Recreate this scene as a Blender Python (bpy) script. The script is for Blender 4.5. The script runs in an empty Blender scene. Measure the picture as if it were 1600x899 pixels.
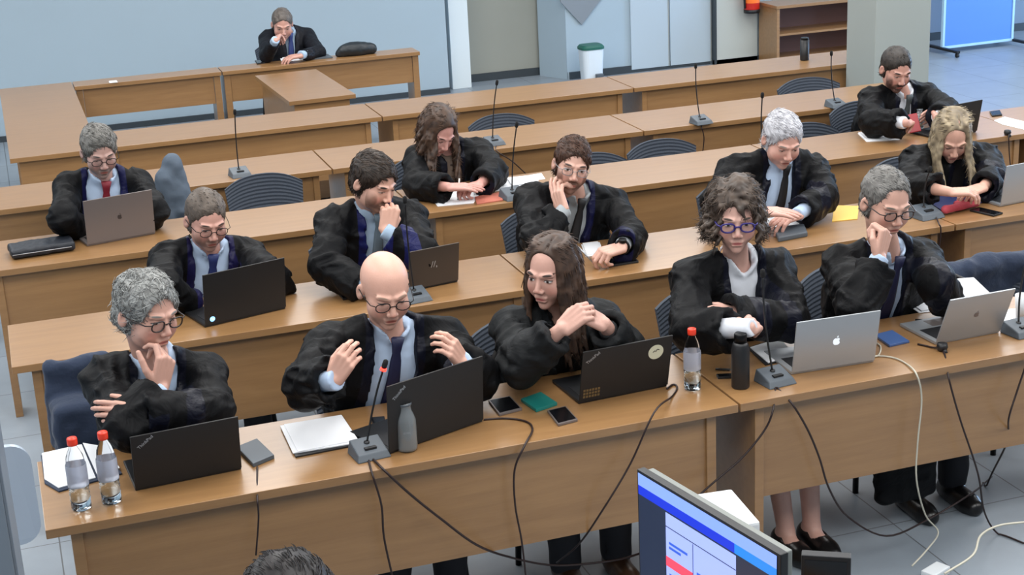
import bpy, bmesh, math, random
import numpy as np
from mathutils import Vector, Matrix, Quaternion
from mathutils.bvhtree import BVHTree
random.seed(7)
SC = bpy.context.scene
COL = SC.collection
PI = math.pi

# ------------------------------------------------------------------ camera
F_PX = 2434.46; C_PITCH = .316; C_ROLL = -.0492; C_YAW = .3134
CAM = Vector((0, 0, 2.824))
_cy, _sy = math.cos(C_YAW), math.sin(C_YAW)
FWD = Vector((_sy*math.cos(C_PITCH), _cy*math.cos(C_PITCH), -math.sin(C_PITCH)))
_r = Vector((_cy, -_sy, 0)); _u = _r.cross(FWD)
RGT = math.cos(C_ROLL)*_r + math.sin(C_ROLL)*_u
UPV = -math.sin(C_ROLL)*_r + math.cos(C_ROLL)*_u
cd = bpy.data.cameras.new('camera'); co = bpy.data.objects.new('camera', cd); COL.objects.link(co)
cd.sensor_width = 36; cd.lens = F_PX/1600*36; cd.clip_start = .05
m = Matrix((RGT, UPV, -FWD)).transposed().to_4x4(); m.translation = CAM
co.matrix_world = m
SC.camera = co

def ray(px, py): return FWD + RGT*((px-800)/F_PX) - UPV*((py-449.5)/F_PX)
def onz(px, py, z=.75):
    d = ray(px, py); return CAM + d*((z-CAM.z)/d.z)
def ony(px, py, Y):
    d = ray(px, py); return CAM + d*(Y/d.y)
def onl(px, py, A, L, near=True):
    """point on the sight line at distance L from joint A"""
    d = ray(px, py).normalized(); w = CAM-A
    b = d.dot(w); c = w.dot(w)-L*L; D = b*b-c
    if D < 0: return CAM + d*(-b)
    s = math.sqrt(D); return CAM + d*(-b-s if near else -b+s)

# ------------------------------------------------------------------ materials
def nm(name):
    m = bpy.data.materials.new(name); m.use_nodes = True
    nt = m.node_tree; nt.nodes.clear()
    o = nt.nodes.new('ShaderNodeOutputMaterial'); b = nt.nodes.new('ShaderNodeBsdfPrincipled')
    nt.links.new(b.outputs[0], o.inputs[0]); return m, nt, b
def srgb(r, g, b):
    f = lambda c: (c/255/12.92 if c/255 <= .04045 else ((c/255+.055)/1.055)**2.4)
    return (f(r), f(g), f(b), 1)
def plain(name, c, rough=.5, metal=0, spec=.5, trans=0, emit=None, es=1, bump=0, bscale=80, coat=0, sheen=0, var=0):
    m, nt, b = nm(name); L = nt.links.new
    b.inputs['Base Color'].default_value = c; b.inputs['Roughness'].default_value = rough
    b.inputs['Metallic'].default_value = metal; b.inputs['Specular IOR Level'].default_value = spec
    b.inputs['Transmission Weight'].default_value = trans; b.inputs['Coat Weight'].default_value = coat
    b.inputs['Sheen Weight'].default_value = sheen
    if emit: b.inputs['Emission Color'].default_value = emit; b.inputs['Emission Strength'].default_value = es
    tc = nt.nodes.new('ShaderNodeTexCoord'); n = nt.nodes.new('ShaderNodeTexNoise'); n.inputs['Scale'].default_value = bscale
    L(tc.outputs['Object'], n.inputs['Vector'])
    if bump:
        bp = nt.nodes.new('ShaderNodeBump'); bp.inputs['Strength'].default_value = bump; bp.inputs['Distance'].default_value = .005
        L(n.outputs['Fac'], bp.inputs['Height']); L(bp.outputs[0], b.inputs['Normal'])
    if var:
        mx = nt.nodes.new('ShaderNodeMix'); mx.data_type = 'RGBA'
        mx.inputs['A'].default_value = [x*(1-var) for x in c[:3]]+[1]; mx.inputs['B'].default_value = [min(1, x*(1+var)) for x in c[:3]]+[1]
        n2 = nt.nodes.new('ShaderNodeTexNoise'); n2.inputs['Scale'].default_value = 2.5; L(tc.outputs['Object'], n2.inputs['Vector'])
        L(n2.outputs['Fac'], mx.inputs['Factor']); L(mx.outputs['Result'], b.inputs['Base Color'])
    return m
def wood(name, c1, c2, rough=.38):
    m, nt, b = nm(name); L = nt.links.new; N = nt.nodes.new
    tc = N('ShaderNodeTexCoord'); mp = N('ShaderNodeMapping'); mp.inputs['Scale'].default_value = (1.2, 14, 14)
    L(tc.outputs['Object'], mp.inputs[0])
    n = N('ShaderNodeTexNoise'); n.inputs['Scale'].default_value = 2.2; n.inputs['Detail'].default_value = 6; n.inputs['Distortion'].default_value = .6
    L(mp.outputs[0], n.inputs['Vector'])
    mp2 = N('ShaderNodeMapping'); mp2.inputs['Scale'].default_value = (6, 160, 160); L(tc.outputs['Object'], mp2.inputs[0])
    n2 = N('ShaderNodeTexNoise'); n2.inputs['Scale'].default_value = 2; L(mp2.outputs[0], n2.inputs['Vector'])
    mx = N('ShaderNodeMix'); mx.data_type = 'RGBA'; mx.inputs['A'].default_value = c1; mx.inputs['B'].default_value = c2
    rp = N('ShaderNodeValToRGB'); rp.color_ramp.elements[0].position = .35; rp.color_ramp.elements[1].position = .7
    ad = N('ShaderNodeMath'); ad.operation = 'MULTIPLY_ADD'; ad.inputs[1].default_value = .3; L(n2.outputs['Fac'], ad.inputs[0])
    sb = N('ShaderNodeMath'); sb.operation = 'MULTIPLY'; sb.inputs[1].default_value = .75; L(n.outputs['Fac'], sb.inputs[0]); L(sb.outputs[0], ad.inputs[2])
    L(ad.outputs[0], rp.inputs[0]); L(rp.outputs[0], mx.inputs['Factor']); L(mx.outputs['Result'], b.inputs['Base Color'])
    b.inputs['Roughness'].default_value = rough; b.inputs['Specular IOR Level'].default_value = .6
    b.inputs['Coat Weight'].default_value = .6; b.inputs['Coat Roughness'].default_value = .28
    return m
M = {}
M['wood'] = wood('beech_laminate', srgb(154, 116, 74), srgb(140, 103, 64), .36)
M['pine'] = wood('pale_beech', srgb(158, 118, 76), srgb(142, 104, 64), .45)
M['edge'] = wood('dark_edge', srgb(120, 78, 42), srgb(104, 66, 34), .5)
M['black'] = plain('black_plastic', srgb(22, 23, 26), .45)
M['blackmetal'] = plain('black_metal', srgb(18, 18, 20), .35, .6)
M['grey'] = plain('grey_plastic', srgb(78, 86, 94), .5)
M['lid'] = plain('matt_black_lid', srgb(20, 19, 20), .55, var=.1)
M['brownlid'] = plain('bronze_grey_lid', srgb(70, 62, 56), .45, .3)
M['alu'] = plain('aluminium', srgb(168, 172, 176), .38, .55)
M['alu_dark'] = plain('grey_aluminium', srgb(120, 112, 110), .42, .4)
M['keys'] = plain('black_keys', srgb(26, 27, 30), .5)
M['screen_off'] = plain('dark_screen', srgb(12, 13, 16), .15)
M['paper'] = plain('white_paper', srgb(232, 234, 238), .8, bump=.05, bscale=30)
M['paper2'] = plain('printed_paper', srgb(206, 210, 218), .8)
M['red'] = plain('red_plastic', srgb(226, 60, 36), .35)
M['redled'] = plain('red_led', srgb(255, 40, 20), .3, emit=srgb(255, 40, 30), es=6)
M['white'] = plain('white_plastic', srgb(215, 220, 224), .4)
M['navy'] = plain('navy_cloth', srgb(34, 46, 68), .9, bump=.5, bscale=60, sheen=.1)
M['mesh'] = plain('blue_black_chair_mesh', srgb(52, 60, 72), .75, bump=.3, bscale=200)
M['chair'] = plain('chair_plastic', srgb(36, 40, 46), .5)
M['foam'] = plain('foam', srgb(16, 16, 18), .95, bump=.5, bscale=300)
M['cable'] = plain('black_cable', srgb(36, 19, 17), .45)
M['wcable'] = plain('white_cable', srgb(190, 186, 170), .45)
M['steel'] = plain('steel', srgb(150, 152, 156), .3, .9)
def glass(name, c, rough=.03, ior=1.45):
    m, nt, b = nm(name); b.inputs['Base Color'].default_value = c; b.inputs['Roughness'].default_value = rough
    b.inputs['Transmission Weight'].default_value = 1; b.inputs['IOR'].default_value = ior; return m
M['pet'] = glass('clear_plastic', (.93, .96, 1, 1), .06, 1.12)
M['glass'] = glass('clear_glass', (.9, .95, .97, 1), .03, 1.25)
M['water'] = glass('water', (.8, .88, .9, 1), .02, 1.33)

# ------------------------------------------------------------------ mesh helpers
def link(name, me, mat=None, parent=None, smooth=True):
    o = bpy.data.objects.new(name, me); COL.objects.link(o)
    if mat is not None:
        for mm in (mat if isinstance(mat, (list, tuple)) else [mat]): me.materials.append(mm)
    if smooth and len(me.polygons): me.polygons.foreach_set('use_smooth', [True]*len(me.polygons))
    if parent: o.parent = parent
    return o
def tag(o, label=None, cat=None, group=None, kind=None):
    if label: o['label'] = label
    if cat: o['category'] = cat
    if group: o['group'] = group
    if kind: o['kind'] = kind
    return o
def empty(name, loc=(0, 0, 0), rz=0, label=None, cat=None, group=None):
    o = bpy.data.objects.new(name, None); COL.objects.link(o); o.location = loc; o.rotation_euler = (0, 0, rz); o.empty_display_size = .05
    return tag(o, label, cat, group)
def fin(bm, name, mat, parent=None, smooth=False, bevel=0):
    if bevel:
        bmesh.ops.bevel(bm, geom=list(bm.edges), offset=bevel, segments=2, affect='EDGES', profile=.6)
    bmesh.ops.recalc_face_normals(bm, faces=bm.faces)
    me = bpy.data.meshes.new(name); bm.to_mesh(me); bm.free()
    return link(name, me, mat, parent, smooth)
def bxa(bm, lo, hi, M4=None):
    x0, y0, z0 = lo; x1, y1, z1 = hi
    vs = [bm.verts.new((x, y, z)) for x in (x0, x1) for y in (y0, y1) for z in (z0, z1)]
    for f in ((0, 1, 3, 2), (4, 6, 7, 5), (0, 4, 5, 1), (2, 3, 7, 6), (0, 2, 6, 4), (1, 5, 7, 3)): bm.faces.new([vs[i] for i in f])
    if M4: bmesh.ops.transform(bm, matrix=M4, verts=vs)
    return vs
def box(name, lo, hi, mat, parent=None, bevel=.002, M4=None):
    bm = bmesh.new(); bxa(bm, lo, hi, M4); return fin(bm, name, mat, parent, bevel=bevel)
def prism(name, pts, h, mat, parent=None, bevel=.001, z=None):
    """flat polygon (list of Vectors, lower face) extruded up by h"""
    bm = bmesh.new(); a = [bm.verts.new(p) for p in pts]; b = [bm.verts.new(Vector(p)+Vector((0, 0, h))) for p in pts]
    n = len(pts); bm.faces.new(a[::-1]); bm.faces.new(b)
    for i in range(n): bm.faces.new((a[i], a[(i+1) % n], b[(i+1) % n], b[i]))
    return fin(bm, name, mat, parent, bevel=bevel)
def catmull(P, n=8):
    P = [Vector(p) for p in P]; Q = [P[0]*2-P[1]]+P+[P[-1]*2-P[-2]]; out = []
    for i in range(1, len(Q)-2):
        a, b, c, d = Q[i-1:i+3]
        for k in range(n):
            t = k/n; out.append(.5*((2*b)+(c-a)*t+(2*a-5*b+4*c-d)*t*t+(3*b-a-3*c+d)*t**3))
    return out+[P[-1]]
def tuba(bm, P, r, seg=8, cap=True):
    P = [Vector(p) for p in P]; n = len(P); rr = r if isinstance(r, (list, tuple)) else [r]*n
    up = None; rings = []
    for i in range(n):
        t = (P[min(i+1, n-1)]-P[max(i-1, 0)]).normalized()
        if up is None: up = t.orthogonal().normalized()
        up = (up-t*up.dot(t)); up = up.normalized() if up.length > 1e-6 else t.orthogonal().normalized()
        w = t.cross(up)
        rings.append([bm.verts.new(P[i]+(up*math.cos(a)+w*math.sin(a))*rr[i]) for a in [2*PI*k/seg for k in range(seg)]])
    for i in range(n-1):
        for k in range(seg): bm.faces.new((rings[i][k], rings[i][(k+1) % seg], rings[i+1][(k+1) % seg], rings[i+1][k]))
    if cap: bm.faces.new(rings[0][::-1]); bm.faces.new(rings[-1])
def tube(name, P, r, mat, parent=None, seg=8, smooth=True):
    bm = bmesh.new(); tuba(bm, P, r, seg); return fin(bm, name, mat, parent, smooth=smooth)
def lathe(name, prof, mat, parent=None, seg=28, loc=(0, 0, 0), smooth=True):
    bm = bmesh.new(); rings = []
    for r, z in prof:
        if r < 1e-5: rings.append([bm.verts.new((loc[0], loc[1], loc[2]+z))])
        else: rings.append([bm.verts.new((loc[0]+r*math.cos(2*PI*k/seg), loc[1]+r*math.sin(2*PI*k/seg), loc[2]+z)) for k in range(seg)])
    for a, b in zip(rings, rings[1:]):
        for k in range(seg):
            k2 = (k+1) % seg
            if len(a) == 1 and len(b) == 1: continue
            if len(a) == 1: bm.faces.new((a[0], b[k2], b[k]))
            elif len(b) == 1: bm.faces.new((a[k], a[k2], b[0]))
            else: bm.faces.new((a[k], a[k2], b[k2], b[k]))
    return fin(bm, name, mat, parent, smooth=smooth)
def text(name, s, size, mat, M4, parent=None, ext=.0004):
    c = bpy.data.curves.new(name, 'FONT'); c.body = s; c.size = size; c.extrude = ext; c.align_x = 'CENTER'; c.align_y = 'CENTER'
    o = bpy.data.objects.new(name, c); dg = bpy.context.evaluated_depsgraph_get()
    COL.objects.link(o); dg.update(); me = bpy.data.meshes.new_from_object(o.evaluated_get(dg))
    COL.objects.unlink(o); bpy.data.objects.remove(o)
    me.transform(M4); return link(name, me, mat, parent, False)
def frame(o, x, y, z):
    m = Matrix((x, y, z)).transposed().to_4x4(); m.translation = o; return m

# ------------------------------------------------------------------ room
def struct(name, lo, hi, mat, bevel=0):
    return tag(box(name, lo, hi, mat, bevel=bevel), kind='structure')
def floor_mat():
    m, nt, b = nm('floor_tiles'); L = nt.links.new; N = nt.nodes.new
    tc = N('ShaderNodeTexCoord'); mp = N('ShaderNodeMapping'); mp.inputs['Location'].default_value = (.03, .06, 0); L(tc.outputs['Object'], mp.inputs[0])
    br = N('ShaderNodeTexBrick'); br.offset = 0; br.squash = 1; br.inputs['Scale'].default_value = 1
    br.inputs['Brick Width'].default_value = .615; br.inputs['Row Height'].default_value = .6; br.inputs['Mortar Size'].default_value = .003
    br.inputs['Color1'].default_value = srgb(148, 158, 168); br.inputs['Color2'].default_value = srgb(142, 152, 162); br.inputs['Mortar'].default_value = srgb(96, 100, 104)
    L(mp.outputs[0], br.inputs['Vector'])
    n = N('ShaderNodeTexNoise'); n.inputs['Scale'].default_value = 6; n.inputs['Detail'].default_value = 5; L(tc.outputs['Object'], n.inputs['Vector'])
    mx = N('ShaderNodeMix'); mx.data_type = 'RGBA'; mx.blend_type = 'MULTIPLY'; mx.inputs['Factor'].default_value = .25
    L(br.outputs['Color'], mx.inputs['A']); L(n.outputs['Fac'], mx.inputs['B']); L(mx.outputs['Result'], b.inputs['Base Color'])
    b.inputs['Roughness'].default_value = .36; return m
M['floor'] = floor_mat()
M['wall'] = plain('painted_wall', srgb(160, 178, 190), .75, bump=.05, bscale=60, var=.02)
M['wall_beige'] = plain('beige_wall', srgb(150, 152, 144), .8, var=.02)  # even beige of the niche wall and the door seams
M['door'] = plain('pale_door', srgb(176, 190, 200), .5, var=.02)
M['base'] = plain('dark_skirting', srgb(52, 60, 66), .5)
struct('floor', (-4, -1, -.1), (16, 16, 0), M['floor'])
struct('wall_back', (-4, 14.15, 0), (4.06, 14.4, 3.4), M['wall'])
struct('wall_niche', (4.0, 14.55, 0), (5.3, 14.8, 3.4), M['wall_beige'])
struct('wall_pier', (5.26, 14.15, 0), (7.2, 14.35, 3.4), M['wall'])
struct('wall_chamfer', (0, 0, 0), (.38, .03, 3.4), M['wall'])
o = bpy.data.objects['wall_chamfer']; o.location = (5.10, 14.50, 0); o.rotation_euler = (0, 0, math.atan2(-.35, .16))
struct('wall_right', (7.2, 14.1, 0), (9.2, 14.35, 3.4), M['wall'])
struct('wall_alcove', (9.2, 14.1, 0), (16, 14.35, 3.4), plain('alcove_wall', srgb(128, 142, 158), .8))
struct('wall_left', (-4.2, -1, 0), (-4, 14.4, 3.4), M['wall'])
struct('baseboard_back', (-4, 14.13, 0), (4.06, 14.15, .05), M['base'])
struct('baseboard_niche', (4.0, 14.53, 0), (5.12, 14.55, .075), M['base'])
struct('baseboard_center', (5.28, 14.13, 0), (6.78, 14.15, .07), M['base'])
struct('baseboard_right', (6.8, 14.07, 0), (9.2, 14.1, .045), M['base'])
struct('baseboard_alcove', (9.2, 14.08, 0), (16, 14.1, .08), M['base'])
b_ = struct('baseboard_chamfer', (0, -.012, 0), (.37, .0, .07), M['base']); b_.location = (5.12, 14.49, 0); b_.rotation_euler = (0, 0, math.atan2(-.35, .16))
# white boxed pilaster beside the niche
struct('trim_1', (4.13, 14.28, 0), (4.32, 14.5, 3.4), plain('white_pilaster', srgb(214, 224, 228), .5), bevel=.004)
# double door in the back wall: two leaves standing a little proud
def leaf(name, x0, x1, y):
    d = empty(name, (0, 0, 0)); d['kind'] = 'structure'
    box('door_panel', (x0, y-.025, .03), (x1, y, 2.1), M['door'], d)
    box('door_seam', (x1-.012, y-.028, .03), (x1-.004, y-.0245, 2.1), M['wall_beige'], d, bevel=0)
leaf('door_1', 5.93, 6.34, 14.15); leaf('door_2', 6.35, 6.80, 14.15)
struct('trim_2', (6.80, 14.06, 0), (6.825, 14.12, 3.4), M['base'])
struct('trim_3', (6.825, 14.07, 0), (7.28, 14.1, 3.4), plain('pale_panel', srgb(188, 194, 190), .6))
# square column
struct('trim_4', (5.78, 9.42, 0), (6.22, 9.80, 3.4), plain('column_paint', srgb(148, 156, 154), .8, var=.02), bevel=.006)
# added grey panel standing in for a dark triangle on the wall
pn = empty('wall_dark_triangle', (5.42, 14.13, .5), label='added grey panel standing in for a dark triangle on the back wall above the bin', cat='panel')
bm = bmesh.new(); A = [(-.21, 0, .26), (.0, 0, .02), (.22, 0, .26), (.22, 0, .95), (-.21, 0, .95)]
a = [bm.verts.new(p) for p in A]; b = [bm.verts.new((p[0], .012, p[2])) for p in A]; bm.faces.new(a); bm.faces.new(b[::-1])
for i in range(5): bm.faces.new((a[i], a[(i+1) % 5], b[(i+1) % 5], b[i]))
fin(bm, 'added_triangle_panel', plain('triangle_grey', srgb(128, 136, 144), .9), pn)

struct('ceiling', (-4, -1, 3.4), (16, 14.6, 3.5), plain('ceiling_white', srgb(225, 228, 228), .9))
# ------------------------------------------------------------------ desks
def desk(x0, x1, yf, label, depth=.54, z=.75, pb=.36, full=(False, False), name='courtroom_desk', group='rows of long courtroom desks', inset=.07):
    cx = (x0+x1)/2; d = empty(name, (cx, yf, 0), 0, label, 'desk', group); w = (x1-x0)/2-.002
    box('tabletop', (-w, 0, z-.03), (w, depth, z), M['wood'], d, bevel=.002)
    for s, fl in zip((-1, 1), full):
        a, b = sorted((s*(w-inset), s*(w-inset-.035)))
        bm = bmesh.new()
        if fl: bxa(bm, (a, .03, 0), (b, depth-.04, z-.031))
        else:
            P = [(.03, 0), (.15, 0), (.15, .37), (depth-.04, .37), (depth-.04, z-.031), (.03, z-.031)]
            A = [bm.verts.new((a, p, q)) for p, q in P]; B = [bm.verts.new((b, p, q)) for p, q in P]
            bm.faces.new(A); bm.faces.new(B[::-1])
            for i in range(6): bm.faces.new((A[i], A[(i+1) % 6], B[(i+1) % 6], B[i]))
        fin(bm, 'side_panel', M['wood'], d, bevel=.0015)
    box('modesty_panel', (-w+inset+.034, .042, pb), (w-inset-.034, .062, z-.032), M['wood'], d, bevel=.0015)
    return d
R1, R2, R3, R4, R5, RJ = 4.46, 5.98, 7.37, 8.56, 9.84, 12.2
desk(-.06, 2.24, R1, 'front row desk at the left with two capped water bottles and papers', full=(False, False))
desk(2.245, 4.55, R1, 'front row desk at the right with the silver laptops and black flask', full=(True, True))
desk(-.11, 2.06, R2, 'second row desk at the left, empty left end, black laptop in the middle')
desk(2.065, 4.12, R2, 'second row desk in the middle with the yellow envelope')
desk(4.125, 6.2, R2, 'second row desk at the right edge with the red pouch and grey laptop')
desk(-.22, 1.93, R3, 'third row desk at the left with the flat black case')
desk(1.935, 4.05, R3, 'third row desk in the middle with the white cup and scattered papers')
desk(4.055, 5.58, R3, 'third row desk at the right with white sheets and clear bottle')
desk(-.35, 1.73, R4, 'fourth row desk at the left behind the empty ribbed chair')
desk(1.735, 3.66, R4, 'fourth row desk in the middle with an upright microphone')
desk(3.665, 5.75, R4, 'fourth row desk at the right, ending near the square column')
desk(.54, 2.35, R5, 'rearmost row desk joined to the left wing of the bench', depth=.5)
desk(2.355, 4.14, R5, 'rearmost row desk in the middle in front of the white pilaster', depth=.5)
desk(4.145, 6.15, R5, 'rearmost row desk running behind the grey column, black speaker on it', depth=.5)
# left wing of the U
wg = empty('bench_wing', (0.02, R5, 0), 0, 'broad left wing of the bench with plain pale top at the far left', 'desk')
box('tabletop', (-.02, 0, .72), (.515, 2.6, .75), M['wood'], wg)
box('end_panel', (.03, .03, 0), (.49, .065, .719), M['wood'], wg); box('end_panel', (.03, 2.5, 0), (.49, 2.535, .719), M['wood'], wg)
box('modesty_panel', (.045, .067, .2), (.065, 2.498, .719), M['wood'], wg)
# judges' counter at the back
def counter(x0, x1, label):
    d = empty('bench_counter', ((x0+x1)/2, RJ, 0), 0, label, 'desk', 'narrow counters at the back'); w = (x1-x0)/2-.002
    box('tabletop', (-w, 0, .72), (w, .24, .75), M['wood'], d)
    for s in (-1, 1):
        a, b = sorted((s*(w-.01), s*(w-.06))); box('side_panel', (a, .02, 0), (b, .23, .719), M['wood'], d)
    box('modesty_panel', (-w+.062, .03, .50), (w-.062, .05, .719), M['wood'], d)
counter(.54, 1.66, 'narrow rear counter at the left next to the wing'); counter(1.665, 3.27, 'narrow rear counter at which the man in the dark suit sits')
mt = empty('witness_table', (2.13, 10.7, 0), .03, 'low closed wooden table standing lengthways in the middle of the bench enclosure', 'table')
box('tabletop', (-.23, 0, .72), (.25, 1.18, .75), M['wood'], mt)
bm = bmesh.new(); bxa(bm, (-.19, .03, .02), (.21, 1.14, .719)); fin(bm, 'carcass', M['wood'], mt, bevel=.002)
# right hand table behind the third row
rt = empty('side_table', (5.58, R3, 0), 0, 'side table at the right edge beyond the black laptop, papers on it', 'table')
box('tabletop', (.004, 0, .72), (1.4, .62, .75), M['wood'], rt); box('modesty_panel', (.03, .03, .2), (1.37, .05, .719), M['wood'], rt)
for s in (.01, 1.34): box('side_panel', (s, .06, 0), (s+.035, .58, .719), M['wood'], rt)
# ------------------------------------------------------------------ implicit-surface modeller (for bodies, cloth and hair)
_rng = np.random.RandomState(5); _LAT = _rng.rand(32, 32, 32).astype(np.float32)*2-1
def vnoise(x, y, z):
    x, y, z = np.broadcast_arrays(x, y, z)
    xi, yi, zi = np.floor(x), np.floor(y), np.floor(z); fx, fy, fz = x-xi, y-yi, z-zi
    xi, yi, zi = xi.astype(np.int32), yi.astype(np.int32), zi.astype(np.int32)
    fx, fy, fz = [f*f*(3-2*f) for f in (fx, fy, fz)]; r = 0
    for a in (0, 1):
        for b in (0, 1):
            for c in (0, 1):
                r = r + _LAT[(xi+a) & 31, (yi+b) & 31, (zi+c) & 31]*(fx if a else 1-fx)*(fy if b else 1-fy)*(fz if c else 1-fz)
    return r
class Field:
    def __init__(s, lo, hi, h):
        s.h = h; s.lo = np.array(lo, float); n = np.ceil((np.array(hi, float)-s.lo)/h).astype(int)+1; s.n = n
        s.v = np.full(n, .3, np.float32)
        s.ax = [(s.lo[i]+np.arange(n[i])*h).astype(np.float32) for i in range(3)]
    def sl(s, lo, hi):
        a = [max(0, int((lo[i]-s.lo[i])/s.h)) for i in range(3)]; b = [min(int(s.n[i]), int((hi[i]-s.lo[i])/s.h)+2) for i in range(3)]
        return a, b
    def op(s, prim, k=0., mode='u'):
        f, lo, hi = prim; mg = k+2.5*s.h
        a, b = s.sl([q-mg for q in lo], [q+mg for q in hi])
        if any(a[i] >= b[i] for i in range(3)): return
        S = tuple(slice(a[i], b[i]) for i in range(3))
        x = s.ax[0][S[0]][:, None, None]; y = s.ax[1][S[1]][None, :, None]; z = s.ax[2][S[2]][None, None, :]
        d = f(x, y, z); v = s.v[S]
        if mode == 'u':
            if k > 0:
                h = np.clip(.5+.5*(v-d)/k, 0, 1); s.v[S] = v*(1-h)+d*h-k*h*(1-h)
            else: s.v[S] = np.minimum(v, d)
        elif mode == 's':
            d = -d
            if k > 0:
                h = np.clip(.5-.5*(v-d)/k, 0, 1); s.v[S] = v*(1-h)+d*h+k*h*(1-h)
            else: s.v[S] = np.maximum(v, d)
        elif mode == 'i': s.v[S] = np.maximum(v, d)
    def disp(s, g, band=.03):
        idx = np.nonzero(np.abs(s.v) < band)
        x, y, z = [s.ax[i][idx[i]] for i in range(3)]
        s.v[idx] += g(x, y, z).astype(np.float32)
    def mesh(s):
        v = s.v; ins = v < 0; n = v.shape
        v[0] = v[-1] = .3; v[:, 0] = v[:, -1] = .3; v[:, :, 0] = v[:, :, -1] = .3; ins = v < 0
        cnt = np.zeros([q-1 for q in n], np.uint8)
        offs = [(a, b, c) for a in (0, 1) for b in (0, 1) for c in (0, 1)]
        for a, b, c in offs: cnt += ins[a:n[0]-1+a, b:n[1]-1+b, c:n[2]-1+c]
        act = (cnt > 0) & (cnt < 8); idx = np.full(act.shape, -1, np.int32); C = np.argwhere(act); idx[act] = np.arange(len(C))
        cv = np.stack([v[C[:, 0]+a, C[:, 1]+b, C[:, 2]+c] for a, b, c in offs], 1)
        acc = np.zeros((len(C), 3)); w = np.zeros(len(C))
        O = np.array(offs, float)
        for i in range(8):
            for j in range(i+1, 8):
                if abs(O[i]-O[j]).sum() != 1: continue
                m = (cv[:, i] < 0) != (cv[:, j] < 0); t = np.where(m, cv[:, i]/np.where(m, cv[:, i]-cv[:, j], 1), 0)
                acc += np.where(m[:, None], O[i]+(O[j]-O[i])*t[:, None], 0); w += m
        P = (C+acc/w[:, None])*s.h+s.lo
        quads = []
        for ax in range(3):
            A = [slice(None)]*3; B = [slice(None)]*3; A[ax] = slice(0, -1); B[ax] = slice(1, None)
            e = ins[tuple(A)] != ins[tuple(B)]; E = np.argwhere(e)
            o1, o2 = (ax+1) % 3, (ax+2) % 3
            E = E[(E[:, o1] > 0) & (E[:, o2] > 0) & (E[:, o1] < n[o1]-1) & (E[:, o2] < n[o2]-1)]
            d1 = np.zeros(3, int); d1[o1] = 1; d2 = np.zeros(3, int); d2[o2] = 1
            q = [idx[tuple((E-x).T)] for x in (d1+d2, d2, 0*d1, d1)]
            q = np.stack(q, 1); fl = ins[tuple(E.T)]
            q[~fl] = q[~fl][:, ::-1]; quads.append(q)
        return P, np.concatenate(quads)
def np_mesh(name, P, Q, smooth=True):
    me = bpy.data.meshes.new(name); me.vertices.add(len(P)); me.vertices.foreach_set('co', np.asarray(P, np.float32).ravel())
    me.loops.add(len(Q)*4); me.loops.foreach_set('vertex_index', np.asarray(Q, np.int32).ravel())
    me.polygons.add(len(Q)); me.polygons.foreach_set('loop_start', np.arange(0, len(Q)*4, 4, dtype=np.int32))
    me.polygons.foreach_set('use_smooth', np.ones(len(Q), bool)); me.update(calc_edges=True); return me
def cone(a, b, ra, rb):
    a = np.array(a, float); b = np.array(b, float); ba = b-a; L2 = max(float(ba@ba), 1e-9); R = max(ra, rb)
    def f(x, y, z):
        px, py, pz = x-a[0], y-a[1], z-a[2]
        h = np.clip((px*ba[0]+py*ba[1]+pz*ba[2])/L2, 0, 1)
        return np.sqrt((px-h*ba[0])**2+(py-h*ba[1])**2+(pz-h*ba[2])**2)-(ra+(rb-ra)*h)
    return f, np.minimum(a, b)-R, np.maximum(a, b)+R
def ell(c, r, R=None):
    c = np.array(c, float); r = np.array(r, float); R = np.eye(3) if R is None else np.array(R, float)
    ext = np.sqrt(((R*r)**2).sum(1))
    def f(x, y, z):
        px, py, pz = x-c[0], y-c[1], z-c[2]
        q = [R[0, i]*px+R[1, i]*py+R[2, i]*pz for i in range(3)]
        k0 = np.sqrt((q[0]/r[0])**2+(q[1]/r[1])**2+(q[2]/r[2])**2); k1 = np.sqrt((q[0]/r[0]**2)**2+(q[1]/r[1]**2)**2+(q[2]/r[2]**2)**2)
        return k0*(k0-1)/np.maximum(k1, 1e-6)
    return f, c-ext, c+ext
def rbox(c, hw, R=None, r=.004):
    c = np.array(c, float); hw = np.array(hw, float); R = np.eye(3) if R is None else np.array(R, float)
    ext = np.abs(R*hw).sum(1)+r
    def f(x, y, z):
        px, py, pz = x-c[0], y-c[1], z-c[2]
        q = [np.abs(R[0, i]*px+R[1, i]*py+R[2, i]*pz)-hw[i]+r for i in range(3)]
        o = np.sqrt(sum(np.maximum(t, 0)**2 for t in q))
        return o+np.minimum(np.maximum(np.maximum(q[0], q[1]), q[2]), 0)-r
    return f, c-ext, c+ext
def V(*a): return Vector(a)
def arr(v): return np.array(v[:], float)

def sleeve(prims, ge, wn, inner=None):
    g = arr(ge); n = arr(wn); lo = np.min([q[1] for q in prims], 0); hi = np.max([q[2] for q in prims], 0)
    def f(x, y, z):
        d = prims[0][0](x, y, z)
        for q in prims[1:]: d = np.minimum(d, q[0](x, y, z))
        d = np.maximum(d, (x-g[0])*n[0]+(y-g[1])*n[1]+(z-g[2])*n[2])
        return np.maximum(d, -inner[0](x, y, z)) if inner else d
    return f, lo, hi
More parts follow.
